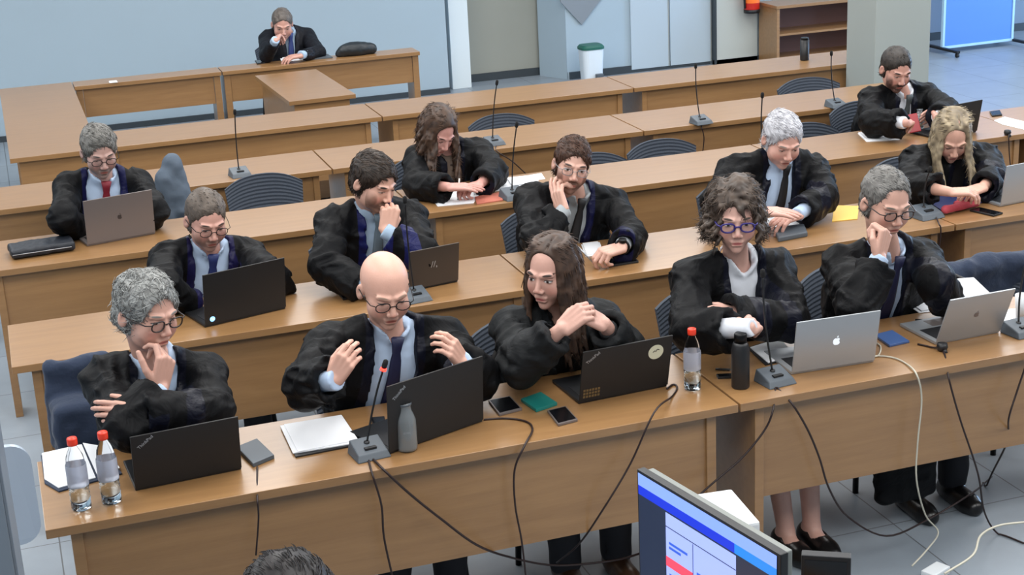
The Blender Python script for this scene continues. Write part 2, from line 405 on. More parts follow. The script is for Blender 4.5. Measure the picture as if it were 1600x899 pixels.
# ------------------------------------------------------------------ people
def rotm(yaw, pitch, roll):
    return Matrix.Rotation(yaw, 3, 'Z') @ Matrix.Rotation(pitch, 3, 'X') @ Matrix.Rotation(roll, 3, 'Y')
CURL = {  # per finger (index..little) three joint bends; thumb (spread, bend)
 'flat': ([(.12, .15, .1)]*4, (.7, .2)),
 'relax': ([(.35, .45, .3), (.4, .5, .3), (.45, .5, .35), (.5, .5, .35)], (.6, .35)),
 'type': ([(.45, .6, .35), (.45, .6, .35), (.45, .6, .35), (.45, .6, .35)], (.45, .3)),
 'half': ([(.7, .8, .5), (.8, .9, .5), (.85, .9, .5), (.9, .9, .5)], (.55, .5)),
 'fist': ([(1.2, 1.5, .9), (1.25, 1.55, .9), (1.3, 1.55, .9), (1.35, 1.5, .9)], (.45, .9)),
 'chin': ([(.6, 1.1, .5), (.95, 1.4, .6), (1.1, 1.5, .7), (1.2, 1.5, .7)], (.75, .3)),
 'cheek': ([(.1, .25, .2), (.2, .5, .4), (.35, .8, .5), (.5, 1., .6)], (.9, .25)),
 'pen': ([(.75, .9, .4), (.8, 1.0, .5), (.95, 1.2, .6), (1.05, 1.2, .6)], (.3, .6)),
 'clasp': ([(.9, .9, .6)]*4, (.5, .5)),
}
def hand_segs(W, fwd, nrm, side, pose, s=1.0):
    fwd = fwd.normalized(); nrm = (nrm-fwd*nrm.dot(fwd)).normalized(); t = nrm.cross(fwd)*(1 if side == 'R' else -1)
    seg = []; curls, th = CURL[pose] if isinstance(pose, str) else pose
    P = lambda a, b, c: W+(fwd*a+t*b+nrm*c)*s
    roots = [(.092, .03), (.097, .010), (.092, -.010), (.083, -.028)]; Ls = [(.042, .026, .021), (.047, .029, .022), (.043, .027, .021), (.034, .021, .019)]
    palm = []
    for (a, b), c3, L3 in zip(roots, curls, Ls):
        p = P(a, b, -.002); ang = 0; d0 = (fwd+t*(b*1.6)).normalized()
        palm.append((P(.008, b*.75, -.003), p, .0145*s, .0115*s))
        for c, L, r0, r1 in zip(c3, L3, (.0098, .0088, .0080), (.0088, .0080, .0068)):
            ang += c; d = d0*math.cos(ang)-nrm*math.sin(ang); q = p+d*L*s; seg.append((p, q, r0*s, r1*s)); p = q
    sp, bd = th; tb = P(.022, .026, -.008)
    d = (fwd*math.cos(sp)+t*math.sin(sp)-nrm*.35).normalized(); p1 = tb+d*.042*s
    d2 = (fwd*math.cos(sp-bd)+t*math.sin(sp-bd)-nrm*.45).normalized(); p2 = p1+d2*.033*s; p3 = p2+(d2-nrm*.25*bd-t*.2*bd).normalized()*.026*s
    seg += [(tb, p1, .0155*s, .0115*s), (p1, p2, .0112*s, .0098*s), (p2, p3, .0098*s, .0078*s)]
    return palm, seg, t
def skin_mat(name, base, lips, brow, browc, beard, eye, openness, browang=.07, lipw=1.):
    m, nt, b = nm(name); L = nt.links.new; N = nt.nodes.new
    at = N('ShaderNodeAttribute'); at.attribute_name = 'hl'; sx = N('ShaderNodeSeparateXYZ'); L(at.outputs['Vector'], sx.inputs[0])
    def mth(op, a, b_=None, c=None, clamp=False):
        n = N('ShaderNodeMath'); n.operation = op; n.use_clamp = clamp
        for i, q in enumerate((a, b_, c)):
            if q is None: continue
            if isinstance(q, (int, float)): n.inputs[i].default_value = q
            else: L(q, n.inputs[i])
        return n.outputs[0]
    X, Y, Z = sx.outputs; AX = mth('ABSOLUTE', X)
    front = mth('MULTIPLY', mth('LESS_THAN', Y, -.035), mth('GREATER_THAN', Y, -.135))
    def ellm(cx, cz, rx, rz, soft=.35, rot=0, x=None):
        x = AX if x is None else x
        dx = mth('SUBTRACT', x, cx); dz = mth('SUBTRACT', Z, cz); c, s_ = math.cos(rot), math.sin(rot)
        u = mth('ADD', mth('MULTIPLY', dx, c), mth('MULTIPLY', dz, s_)); w = mth('SUBTRACT', mth('MULTIPLY', dz, c), mth('MULTIPLY', dx, s_))
        q = mth('ADD', mth('POWER', mth('DIVIDE', u, rx), 2.), mth('POWER', mth('DIVIDE', w, rz), 2.))
        return mth('MULTIPLY', mth('DIVIDE', mth('SUBTRACT', 1., q), soft, clamp=True), front)
    tc = N('ShaderNodeTexCoord'); no = N('ShaderNodeTexNoise'); no.inputs['Scale'].default_value = 45; no.inputs['Detail'].default_value = 3; L(tc.outputs['Object'], no.inputs['Vector'])
    cur = None
    def mix(fac, col, amt=1.):
        nonlocal cur
        n = N('ShaderNodeMix'); n.data_type = 'RGBA'
        if cur is None: n.inputs['A'].default_value = base
        else: L(cur, n.inputs['A'])
        if isinstance(col, tuple): n.inputs['B'].default_value = col
        L(mth('MULTIPLY', fac, amt) if amt != 1. else fac, n.inputs['Factor']); cur = n.outputs['Result']
    dk = tuple([c*.82 for c in base[:3]]+[1])
    mix(no.outputs['Fac'], dk, .5)
    red = (min(1, base[0]*1.05), base[1]*.72, base[2]*.7, 1)
    mix(ellm(.042, -.035, .024, .022, 1.), red, .45); mix(ellm(0, -.03, .014, .012, 1.), red, .4)
    if beard:
        bc, amt, top = beard
        bm_ = ellm(0, -.085, .064, .05, .5); mus = ellm(0, -.052, .032, .0085, .5)
        side = ellm(.058, -.05, .018, .05, .7)
        bn = mth('MULTIPLY_ADD', no.outputs['Fac'], .5, .7)
        for q in (bm_, mus, side): mix(mth('MULTIPLY', q, bn, clamp=True), bc, amt)
    mix(ellm(0, -.0662, .0225*lipw, .0068, .7), lips); mix(ellm(0, -.0668, .023*lipw, .0016, .6), tuple([c*.35 for c in lips[:3]]+[1]))
    mix(ellm(.0095, -.0375, .0042, .0028, .6), tuple([c*.25 for c in base[:3]]+[1]), .8)
    mix(ellm(.033, .0265, .020, .0038*brow, .6, browang), browc)
    lid = tuple([c*.62 for c in base[:3]]+[1])
    mix(ellm(.0315, .006, .019, .0105, .9), lid, .55)
    o = max(openness, .12)
    mix(ellm(.0315, .0035+.001*o, .0148, .0064*o+.0016, .25), (.03, .02, .018, 1))
    if openness > .15:
        w_ = ellm(.0315, .0028, .0132, .0058*o, .25); mix(w_, (.62, .6, .58, 1))
        ir = ellm(.0315, .0034, .0056, .0056, .25); mix(mth('MULTIPLY', ir, mth('GREATER_THAN', w_, .05)), eye)
        mix(mth('MULTIPLY', ellm(.0315, .0034, .0026, .0026, .3), mth('GREATER_THAN', w_, .05)), (.005, .005, .005, 1))
    L(cur, b.inputs['Base Color']); b.inputs['Roughness'].default_value = .42; b.inputs['Specular IOR Level'].default_value = .45
    b.inputs['Subsurface Weight'].default_value = .0
    bp = N('ShaderNodeBump'); bp.inputs['Strength'].default_value = .15; bp.inputs['Distance'].default_value = .003
    n3 = N('ShaderNodeTexNoise'); n3.inputs['Scale'].default_value = 140; L(tc.outputs['Object'], n3.inputs['Vector']); L(n3.outputs['Fac'], bp.inputs['Height']); L(bp.outputs[0], b.inputs['Normal'])
    return m
def hair_mat(name, c1, c2, rough=.5):
    m, nt, b = nm(name); L = nt.links.new; N = nt.nodes.new
    at = N('ShaderNodeAttribute'); at.attribute_name = 'sv'
    rp = N('ShaderNodeValToRGB'); rp.color_ramp.elements[0].position = .15; rp.color_ramp.elements[1].position = .85
    rp.color_ramp.elements[0].color = c1; rp.color_ramp.elements[1].color = c2; L(at.outputs['Fac'], rp.inputs[0]); L(rp.outputs[0], b.inputs['Base Color'])
    b.inputs['Roughness'].default_value = rough; b.inputs['Specular IOR Level'].default_value = .4; return m
def gown_mat(name, lapel=srgb(14, 16, 30), base=srgb(8, 9, 12), lw=.032):
    m, nt, b = nm(name); L = nt.links.new; N = nt.nodes.new
    at = N('ShaderNodeAttribute'); at.attribute_name = 'lap'
    lt = N('ShaderNodeMath'); lt.operation = 'LESS_THAN'; lt.inputs[1].default_value = lw; L(at.outputs['Fac'], lt.inputs[0])
    mx = N('ShaderNodeMix'); mx.data_type = 'RGBA'; mx.inputs['A'].default_value = base; mx.inputs['B'].default_value = lapel; L(lt.outputs[0], mx.inputs['Factor']); L(mx.outputs['Result'], b.inputs['Base Color'])
    ro = N('ShaderNodeMath'); ro.operation = 'MULTIPLY_ADD'; ro.inputs[1].default_value = -.2; ro.inputs[2].default_value = .62; L(lt.outputs[0], ro.inputs[0]); L(ro.outputs[0], b.inputs['Roughness'])
    b.inputs['Specular IOR Level'].default_value = .16
    tc = N('ShaderNodeTexCoord'); n = N('ShaderNodeTexNoise'); n.inputs['Scale'].default_value = 9; n.inputs['Detail'].default_value = 3; n.inputs['Distortion'].default_value = 1.5
    L(tc.outputs['Object'], n.inputs['Vector']); bp = N('ShaderNodeBump'); bp.inputs['Strength'].default_value = .6; bp.inputs['Distance'].default_value = .02
    L(n.outputs['Fac'], bp.inputs['Height']); L(bp.outputs[0], b.inputs['Normal']); return m
SHIRT = {k: plain('shirt_'+k, c, .8, bump=.25, bscale=25) for k, c in dict(white=srgb(214, 218, 226), blue=srgb(176, 196, 222), sky=srgb(160, 182, 204), grey=srgb(150, 156, 160), dark=srgb(20, 20, 24), beige=srgb(120, 104, 92)).items()}
M['trouser'] = plain('dark_trousers', srgb(24, 25, 32), .8, bump=.3, bscale=25)
M['shoe'] = plain('black_leather', srgb(16, 15, 16), .3, bump=.1)
M['brownboot'] = plain('dark_brown_leather', srgb(58, 38, 24), .35, bump=.1)
M['lens'] = glass('spectacle_lens', (.97, .98, 1, 1), .02, 1.08)
STAT = []
def add_strands(P, Q, sv, ctr, R3, kind, seed, n, r0):
    rs = np.random.RandomState(seed); a = P[Q[:, 0]]; b = P[Q[:, 1]]; c = P[Q[:, 2]]; N = np.cross(b-a, c-b); N /= np.linalg.norm(N, axis=1)[:, None]+1e-9
    ce = P[Q].mean(1); L = (ce-ctr)@R3; Nl = N@R3
    if kind in ('straight', 'wavy'): n = int(n*1.5)
    ok = np.einsum('ij,ij->i', L-np.array([0, .01, .02]), Nl) > 0
    o_ = L-np.array([0, .012, .03]); o_ /= np.linalg.norm(o_, axis=1)[:, None]; rim = (L[:, 2] > -.02) & ((Nl*o_).sum(1) < .72); ok &= ~rim
    if kind in ('straight', 'wavy', 'bob'): ok &= ~((np.abs(L[:, 0]-.013) < .012) & (L[:, 2] > .05))
    idx = np.nonzero(ok)[0]; i = idx[rs.randint(0, len(idx), n)]; p = L[i]-Nl[i]*.002; nn = Nl[i]; g = rs.randn
    top = np.clip((p[:, 2]-.03)/.06, 0, 1)[:, None]
    if kind in ('short', 'crop', 'thin', 'buzz'):
        d = top*(np.array([.55, -.8, 0])+.25*g(n, 3))+(1-top)*(np.array([0, .35, -1.])+.25*g(n, 3)); ln = dict(short=.034, crop=.020, thin=.026, buzz=.01)[kind]; lift = .30; curl = .0
    elif kind == 'curly': d = np.array([.2, .1, -.5])+.9*g(n, 3); ln = .034; lift = .45; curl = .8
    elif kind == 'bob': d = np.stack([np.sign(p[:, 0]-.012)*.7, .25+0*p[:, 0], -.9+0*p[:, 0]], 1)+.35*g(n, 3); ln = .042; lift = .16; curl = .6
    else: d = np.stack([np.sign(p[:, 0]-.014)*np.where(p[:, 2] > .075, .9, .04), .3*np.where(p[:, 2] > .075, 1, 0), -.35-1.*(1-top[:, 0])], 1)+(.05 if kind == 'straight' else .22)*g(n, 3); ln = .042; lift = .02; curl = .05 if kind == 'straight' else .6
    d -= nn*(d*nn).sum(1)[:, None]; d /= np.linalg.norm(d, axis=1)[:, None]+1e-9; ln = ln*rs.uniform(.6, 1.2, n)[:, None]
    side = np.cross(d, nn); cv = curl*rs.uniform(-1, 1, n)[:, None]; K = 4; pts = []
    for k in range(K+1):
        t = k/K; pts.append(p+ln*(d*t*(1-.15*t)+nn*lift*(t-1.15*t*t)+side*cv*t*t))
    pts = np.stack(pts, 1)@R3.T+ctr; rad = r0*np.array([1, 1, .95, .7, .15]); e1 = side@R3.T; e2 = nn@R3.T
    V3 = []; 
    for k in range(K+1):
        for an in (0, 2*PI/3, 4*PI/3): V3.append(pts[:, k]+rad[k]*(e1*math.cos(an)+e2*math.sin(an)))
    V3 = np.stack(V3, 1).reshape(-1, 3); base = len(P)+np.arange(n)[:, None]*(3*(K+1)); q = []
    for k in range(K):
        for m_ in range(3): q.append(np.stack([base[:, 0]+3*k+m_, base[:, 0]+3*k+(m_+1) % 3, base[:, 0]+3*(k+1)+(m_+1) % 3, base[:, 0]+3*(k+1)+m_], 1))
    s = np.repeat(np.clip(.5+.28*rs.randn(n), 0, 1), 3*(K+1))
    return np.concatenate([P, V3]), np.concatenate([Q]+q), np.concatenate([sv, s])
def person(label, head, yaw, pitch, roll=0, sh=None, arms=None, hs=1.04, female=False, skin=srgb(196, 148, 124), lips=None, brow=1., browc=None, beard=None,
           eye=(.06, .04, .03, 1), openness=.5, hair=None, hcol=(srgb(40, 30, 24), srgb(80, 62, 50)), glasses=None, shirt='white', collar=True, tie=None, gown=True, gcol=None,
           vee=None, lapel=srgb(16, 18, 30), seat=None, yf=4.46, hv=.0036, gv=.008, cuffs=True, legs=True, facew=1., shoes=False, bare=False, skirt=False, jacket=False, watch=None, jaw=1., nose=1., earr=False, gtail=None, sw=1., depth=.54, strands=2600, srad=.0013):
    H = Vector(head); view = -math.atan2(H.x, H.y); YA = view+math.radians(yaw)
    RH = rotm(YA, math.radians(pitch), math.radians(roll)); R3 = np.array(RH)
    hl = lambda p: H+RH@(Vector(p)*hs)
    S = {'R': Vector(sh[0]), 'L': Vector(sh[1])}; mid = (S['R']+S['L'])/2
    sxv = (S['L']-S['R']); hwid = sxv.length/2; sxv.normalize()
    pel = Vector(seat) if seat else Vector((mid.x, max(mid.y+.06, yf+depth+.22), .56))
    up = (mid-pel).normalized(); fw = sxv.cross(up).normalized(); fy_ = 1 if fw.y > 0 else -1   # chest forward
    up = fw.cross(sxv)
    RB = np.array(Matrix((sxv, -fw, up)).transposed())
    NB = mid+up*.055+(hl((0, .03, -.1))-mid)*.12
    chb = lambda x, y, z: NB+sxv*x-fw*y+up*z
    root = empty('person', (pel.x, pel.y, 0), 0, label, 'person')
    def att(o):
        o.data.transform(Matrix.Translation((-pel.x, -pel.y, 0))); o.parent = root; return o
    # ---- arms
    A = {}
    for k in 'RL':
        a = arms[k]; el = a['el']; el = el(S[k]) if callable(el) else Vector(el); wr = a['wr']; wr = wr(el) if callable(wr) else Vector(wr)
        A[k] = dict(a, e=el, w=wr); STAT.append((label[:28], k, 'sh-el %.2f el-wr %.2f' % ((el-S[k]).length, (wr-el).length), tuple(round(q, 2) for q in el), tuple(round(q, 2) for q in wr)))
    pts = [H, pel, S['R'], S['L']]+[A[k][q] for k in 'RL' for q in 'ew']
    lo = np.min([arr(p) for p in pts], 0)-.17; hi = np.max([arr(p) for p in pts], 0)+.17
    knees = {}; ank = {}
    for k, s_ in (('R', -1), ('L', 1)):
        kn = Vector((pel.x+s_*(.11 if not bare else .075), pel.y+fy_*.42, .50)); an = Vector((pel.x+s_*(.10 if not bare else .055), pel.y+fy_*(.40+(.0 if not bare else .12)), .09)); knees[k] = kn; ank[k] = an
    blo = lo.copy(); blo[2] = 0.0; blo[1] = min(lo[1], pel.y-.7); hi[1] = max(hi[1], pel.y+.7) if fy_ > 0 else hi[1]
    # ---- body: one continuous surface
    B = Field(blo, hi, hv); ho = []
    B.op(ell(mid-up*.17, (hwid*.86, .105, .2), RB)); B.op(ell(pel+Vector((0, .0, .1)), (.145, .11, .17), RB), .05); B.op(ell(pel, (.165, .13, .1)), .05)
    B.op(cone(S['R']-up*.01, S['L']-up*.01, .05, .05), .05)
    for k in 'RL':
        a = A[k]; B.op(cone(S[k], a['e'], .047, .036), .03); B.op(cone(a['e'], a['w'], .037, .0235 if female else .026), .02)
        B.op(cone(pel+Vector((.09 if k == 'L' else -.09, 0, -.01)), knees[k], .075, .052), .04); B.op(cone(knees[k], ank[k], .050, .033), .02)
        B.op(cone(knees[k].lerp(ank[k], .3)+Vector((0, .012, 0)), knees[k].lerp(ank[k], .5)+Vector((0, .01, 0)), .04, .036), .03)
        B.op(cone(ank[k]+Vector((0, .02, -.04)), ank[k]+Vector((0, -.15, -.055)), .036, .026), .03)
        W = a['w']; f = a['f'](W) if callable(a['f']) else a['f']; f = Vector(f).normalized()
        palm, seg, t = hand_segs(W, f, Vector(a['n']), k, a['pose'], (.92 if female else 1.)*a.get('s', 1.05))
        a['seg'] = seg; a['palm'] = palm; a['ff'] = f; a['t'] = t
        for p_, q_, r0, r1 in palm: B.op(cone(p_, q_, r0, r1), .008)
    neckb = NB-fw*(-.01)-up*.02
    B.op(cone(hl((0, .022, -.07)), NB-up*.03, .052*(.85 if female else 1), .058*(.85 if female else 1.05)), .03)
    hh = lambda c, r, k=.02, mode='u', Rl=None: B.op(ell(hl(c), np.array(r)*hs, R3 if Rl is None else R3@np.array(Rl)), k, mode)
    fwd_ = facew
    hh((0, .014, .036), (.0765*fwd_, .095, .082), .01); hh((0, -.022, -.012), (.064*fwd_, .072, .082), .02)
    hh((0, -.022, -.066), (.056*fwd_*jaw, .060, .048), .025); hh((0, -.066, -.098), (.021*jaw, .019, .017), .02)
    for s_ in (-1, 1):
        hh((s_*.040*fwd_, -.056, -.034), (.026, .024, .03), .025)
        hh((s_*.0325, -.101, .006), (.0185, .0165, .0115), .010, 's')
        hh((s_*.0315, -.0735, .003), (.0135, .0145, .0115), .003)
        B.op(cone(hl((s_*.012, -.089, .022)), hl((s_*.045, -.077, .024)), .008*hs, .007*hs), .01)
        Re = Matrix.Rotation(-s_*.35, 3, 'Z') @ Matrix.Rotation(.15, 3, 'X')
        hh((s_*.079*fwd_, .012, -.008), (.0075, .0185, .031), .006, 'u', Re); hh((s_*.086*fwd_, .006, -.004), (.006, .009, .016), .003, 's', Re)
        hh((s_*.011, -.099, -.034), (.0085, .010, .0075), .005)
    B.op(cone(hl((0, -.085, .014)), hl((0, -.108*(1+.06*(nose-1)), -.027)), .0075*hs, .0105*hs*nose), .008)
    B.op(cone(hl((-.018, -.086, -.0605)), hl((.018, -.086, -.0605)), .0062*hs, .0062*hs), .006)
    B.op(cone(hl((-.014, -.085, -.0725)), hl((.014, -.085, -.0725)), .0072*hs, .0072*hs), .005)
    B.op(cone(hl((-.022, -.0965, -.0668)), hl((.022, -.0965, -.0668)), .0022*hs, .0022*hs), .003, 's')
    B.op(rbox((0, yf+depth/2, .72), (20, depth/2, .0315), None, 0), 0, 's') if yf else None
    for k in 'RL':
        for p_, q_, r0, r1 in A[k]['seg']: B.op(cone(p_, q_, r0, r1), .0022)
    P, Q = B.mesh()
    me = np_mesh('body', P, Q)
    L_ = (P-np.array(H[:]))@R3/hs
    hd = np.full(len(P), 9.)
    for k in 'RL':
        for p_, q_, r0, r1 in A[k]['seg']+A[k]['palm']:
            hd = np.minimum(hd, cone(p_, q_, r0, r1)[0](P[:, 0], P[:, 1], P[:, 2]))
    L_[hd < .006] = (0, 1, 0)
    at = me.attributes.new('hl', 'FLOAT_VECTOR', 'POINT'); at.data.foreach_set('vector', L_.astype(np.float32).ravel())
    lips = lips or srgb(170, 98, 88)
    browc = browc or tuple(list(hcol[0][:3])+[1])
    body = link('body', me, skin_mat('skin', skin, lips, brow, browc, beard, eye, openness)); att(body)
    # ---- shirt
    Sf = Field(lo, hi, gv*.8)
    Sf.op(ell(mid-up*.17, (hwid*.9, .122, .22), RB)); Sf.op(ell(pel+Vector((0, .0, .12)), (.16, .135, .2), RB), .06)
    Sf.op(cone(S['R']-up*.012, S['L']-up*.012, .055, .055), .04)
    for k, s_ in (('R', -1), ('L', 1)): Sf.op(cone(NB+sxv*s_*.035, S[k]-sxv*s_*.03, .036, .044), .03)
    for k in 'RL':
        a = A[k]; Sf.op(cone(S[k], a['e'], .052, .043), .02)
        ce = a['e'].lerp(a['w'], a.get('cuff', .93)); Sf.op(sleeve([cone(a['e'], ce, .043, .034)], ce, (a['w']-a['e']).normalized()), .02)
        w_ = (a['w']-a['e']).normalized()
        if cuffs: Sf.op(sleeve([cone(ce-w_*.06, ce+w_*.06, .0335, .0365)], ce+w_*.018, w_), 0)
    nk = NB-up*.01
    Rn = np.array(Matrix((sxv, (-fw*.92+up*.38).normalized(), sxv.cross((-fw*.92+up*.38).normalized()))).transposed())
    def ring(x, y, z):
        px, py, pz = x-nk[0], y-nk[1], z-nk[2]; q = [Rn[0, i]*px+Rn[1, i]*py+Rn[2, i]*pz for i in range(3)]
        rho = np.sqrt((q[0]/.064)**2+((q[1])/.068)**2)*.066; zz = q[2]-.012
        d = np.maximum(np.abs(rho-.0665+zz*.18)-.0065, np.abs(zz)-.026)
        if collar == 'open': d = np.maximum(d, -(np.maximum(np.abs(q[0])-.022-zz*1.1, q[1])))
        else: d = np.maximum(d, -(np.maximum(np.abs(q[0])-.003-np.maximum(zz+.020, 0)*.55, q[1])))
        return d
    if collar and shirt: Sf.op((ring, arr(nk)-.12, arr(nk)+.12), .008)
    if shirt:
        if collar == 'open' or vee and female:   # bare throat above the buttons
            Sf.op(cone(chb(0, -.10, .06), chb(0, -.16, -.10), .048, .006), .006, 's')
        Sf.op(cone(hl((0, .022, -.05)), NB-up*.03, .0505, .0545), 0, 's')
        if yf: Sf.op(rbox((0, yf+depth/2, .72), (20, depth/2, .0315), None, 0), 0, 's')
        seed = H.x*7
        Sf.disp(lambda x, y, z: .0035*vnoise(x*18+seed, y*18, z*9)+.002*vnoise(x*40, y*40+seed, z*40))
        P, Q = Sf.mesh(); so = link('shirt', np_mesh('shirt', P, Q), SHIRT[shirt]); att(so)
    # ---- gown or jacket
    wide = 0 if jacket else 1
    v = vee or (.062, .062, .05, .05, .42)     # half widths at neck (right,left), at bottom, length
    G = Field(lo-np.array([.02, .02, .35 if gtail else .1]), hi+.03, gv)
    G.op(ell(mid-up*.16, (hwid*1.0+.01, .142, .235), RB)); G.op(ell(pel+Vector((0, 0, .12)), (.20 if wide else .18, .165, .24)), .08)
    G.op(cone(S['R']-up*.012, S['L']-up*.012, .068, .068), .05)
    for k, s_ in (('R', -1), ('L', 1)): G.op(cone(NB+up*.012+sxv*s_*.045, S[k]+up*.012-sxv*s_*.02, .040, .058), .03)
    if not jacket:
        for s_ in ((-1, 'R'), (1, 'L')): G.op(ell(S[s_[1]]-up*.01-sxv*s_[0]*.005, (.070, .068, .062), RB), .03)
    G.op(ell(pel+Vector((0, fy_*.16, .03)), (.23, .26, .12)), .06)
    if gtail: G.op(rbox(pel+Vector((gtail, -.54, -.22)), (.13, .035, .22), None, .03), .05)
    cl = chb(0, 0, 0)
    ev = v
    def wedge(x, y, z):
        px, py, pz = x-cl[0], y-cl[1], z-cl[2]; u = RB[0, 0]*px+RB[1, 0]*py+RB[2, 0]*pz; t = RB[0, 2]*px+RB[1, 2]*py+RB[2, 2]*pz; dd = RB[0, 1]*px+RB[1, 1]*py+RB[2, 1]*pz
        f_ = np.clip(-t/ev[4], -.3, 1.2); wr_ = ev[0]+(ev[2]-ev[0])*f_; wl_ = ev[1]+(ev[3]-ev[1])*f_
        return np.maximum(np.maximum(np.maximum(-u-wr_, u-wl_), dd-.0-.0*t), -t-ev[4]*1.15)
    G.op((wedge, arr(cl)-.75, arr(cl)+.4), .003, 's')
    for k in 'RL':
        a = A[k]; w = (a['w']-a['e']); gs = a.get('gs', .86); ge = a['e']+w*gs
        ru, re_, rw = ((.068*sw, .070*sw, .076*sw) if wide else (.066, .057, .045))
        G.op(cone(S[k]-up*.005, a['e'], ru, re_), .035)
        wn = w.normalized(); prims = [cone(a['e'], ge+wn*.06, re_*.97, rw*.95)]
        if wide:
            dn = Vector((0, 0, -1)); dn = dn-wn*dn.dot(wn)
            if wn.z > .55: prims.append(cone(a['e'], a['e']+w*.45, .084, .074))   # raised forearm: the sleeve slides down and pools round the elbow
            else: prims.append(cone(a['e']+dn*.025, ge+wn*.06+dn*.030, .064, .052))
        G.op(sleeve(prims, ge, wn, cone(ge-wn*.09, ge+wn*.1, .036, rw*.76)), .012)
    seed = H.x*13+H.y*5; am = .35 if jacket else 1
    def folds(x, y, z):
        px, py, pz = x-cl[0], y-cl[1], z-cl[2]; u = RB[0, 0]*px+RB[1, 0]*py+RB[2, 0]*pz; t = RB[0, 2]*px+RB[1, 2]*py+RB[2, 2]*pz; dd = RB[0, 1]*px+RB[1, 1]*py+RB[2, 1]*pz
        wx = .05*vnoise(x*6+seed, y*6, z*6); wz = .05*vnoise(x*6, y*6+seed, z*6+9)
        n1 = vnoise((u+wx)*17+seed, (dd+wz)*17, (t+wx)*6); n2 = vnoise((x+wz)*9, (y+wx)*15+seed, (z+wx)*26); n3 = vnoise(x*34+wx*60, y*34+seed, z*34)
        return am*(-.009*(1-2*np.abs(n1))-.009*(1-2*np.abs(n2))*np.clip((np.abs(u)-.10)*8, .25, 1)+.003*n3)+.004*am
    G.disp(folds, .035)
    G.op(cone(hl((0, .03, -.06)), NB-up*.02+fw*.01, .062, .073), .006, 's')
    if yf: G.op(rbox((0, yf+depth/2, .72), (20, depth/2, .0325), None, 0), 0, 's')
    P, Q = G.mesh(); me = np_mesh('gown', P, Q)
    lap = np.abs(wedge(P[:, 0], P[:, 1], P[:, 2])).astype(np.float32)
    px = P-np.array(cl[:]); dd = px@RB[:, 1]; tt = px@RB[:, 2]; lap[(dd > .02)] = 1; lap[tt > .08] = 1
    at = me.attributes.new('lap', 'FLOAT', 'POINT'); at.data.foreach_set('value', lap)
    nmz = 'jacket' if jacket else 'gown'
    go = link(nmz, me, gown_mat(nmz, lapel, gcol or srgb(8, 9, 12))); att(go)
    # ---- tie
    if tie and shirt:
        off = Vector((pel.x, pel.y, 0)); bvh = BVHTree.FromPolygons([vv.co+off for vv in so.data.vertices], [list(p.vertices) for p in so.data.polygons])
        rows = []; N_ = 16; ok = []
        for i in range(N_):
            z = .006-i/(N_-1)*.42; hit = bvh.ray_cast(chb(0, -.03 if i < 3 else .0, z), fw, .25)[0]
            dd_ = (hit-NB).dot(fw) if hit else -1
            if i > 2 and .06 < dd_ < .20: ok.append((i, dd_))
        ok = [(0, .080)]+ok; ok = [(i_, max([d_]+[d2 for i2, d2 in ok if abs(i2-i_) < 2 and i2 > 0])) for i_, d_ in ok]
        for i in range(N_):
            dd_ = float(np.interp(i, [o[0] for o in ok], [o[1] for o in ok])) if ok else .1
            rows.append(chb(0, -dd_-.009, .006-i/(N_-1)*.42))
        for i in range(1, N_-1): rows[i] = (rows[i-1]+rows[i]*2+rows[i+1])/4
        bm = bmesh.new(); rings = []
        for i, p in enumerate(rows):
            t = i/(N_-1); w = .016+t*.024; th = .005 if i > 1 else .013
            if i == 0: w = .026
            if i == 1: w = .020
            if i == 2: w = .016
            rings.append([bm.verts.new(p+sxv*a*w+fw*b*th) for a, b in ((-1, 0), (-.6, 1), (.6, 1), (1, 0), (.6, -.6), (-.6, -.6))])
        for a, b in zip(rings, rings[1:]):
            for j in range(6): bm.faces.new((a[j], a[(j+1) % 6], b[(j+1) % 6], b[j]))
        bm.faces.new(rings[0]); bm.faces.new(rings[-1])
        att(fin(bm, 'tie', tie, smooth=True))
    # ---- trousers or skirt
    if legs:
        T = Field([pel.x-.3, pel.y-.66, 0], [pel.x+.3, pel.y+.22, .72], .010)
        for k in 'RL':
            T.op(cone(pel+Vector((.09 if k == 'L' else -.09, 0, -.01)), knees[k], .092, .072), .03)
            if not bare: T.op(cone(knees[k], ank[k]+Vector((0, 0, -.0)), .068, .058), .02); T.op(cone(ank[k]+Vector((0, 0, .03)), ank[k]+Vector((0, -.0, -.1)), .045, .04), .01, 's')
        T.op(ell(pel, (.185, .15, .11)), .04)
        if skirt: T.op(rbox(pel+Vector((0, -.3, -.08)), (.19, .17, .12), None, .05), .05)
        T.disp(lambda x, y, z: .006*vnoise(x*14+seed, y*14, z*14))
        P, Q = T.mesh(); att(link('skirt' if skirt else 'trousers', np_mesh('t', P, Q), M['trouser']))
    if shoes:
        for k in 'RL':
            F_ = Field(arr(ank[k])-np.array([.09, .24, .1]), arr(ank[k])+np.array([.09, .1, .1]), .006); a = ank[k]
            F_.op(cone(a+Vector((0, .025, -.045)), a+Vector((0, -.16, -.058)), .043, .034)); F_.op(cone(a+Vector((0, .03, -.06)), a+Vector((0, -.12, -.062)), .036, .046), .02)
            if not bare: F_.op(cone(a+Vector((0, 0, .0)), a+Vector((0, -.01, -.04)), .042, .045), .02)
            F_.op(cone(a+Vector((0, 0.01, .05)), a+Vector((0, -.05 if bare else .01, -.02)), .034, .034), .004, 's')
            F_.op(rbox((a.x, a.y, -.049), (1, 1, .05), None, 0), 0, 's')
            P, Q = F_.mesh(); att(link('shoe', np_mesh('shoe', P, Q), shoes))
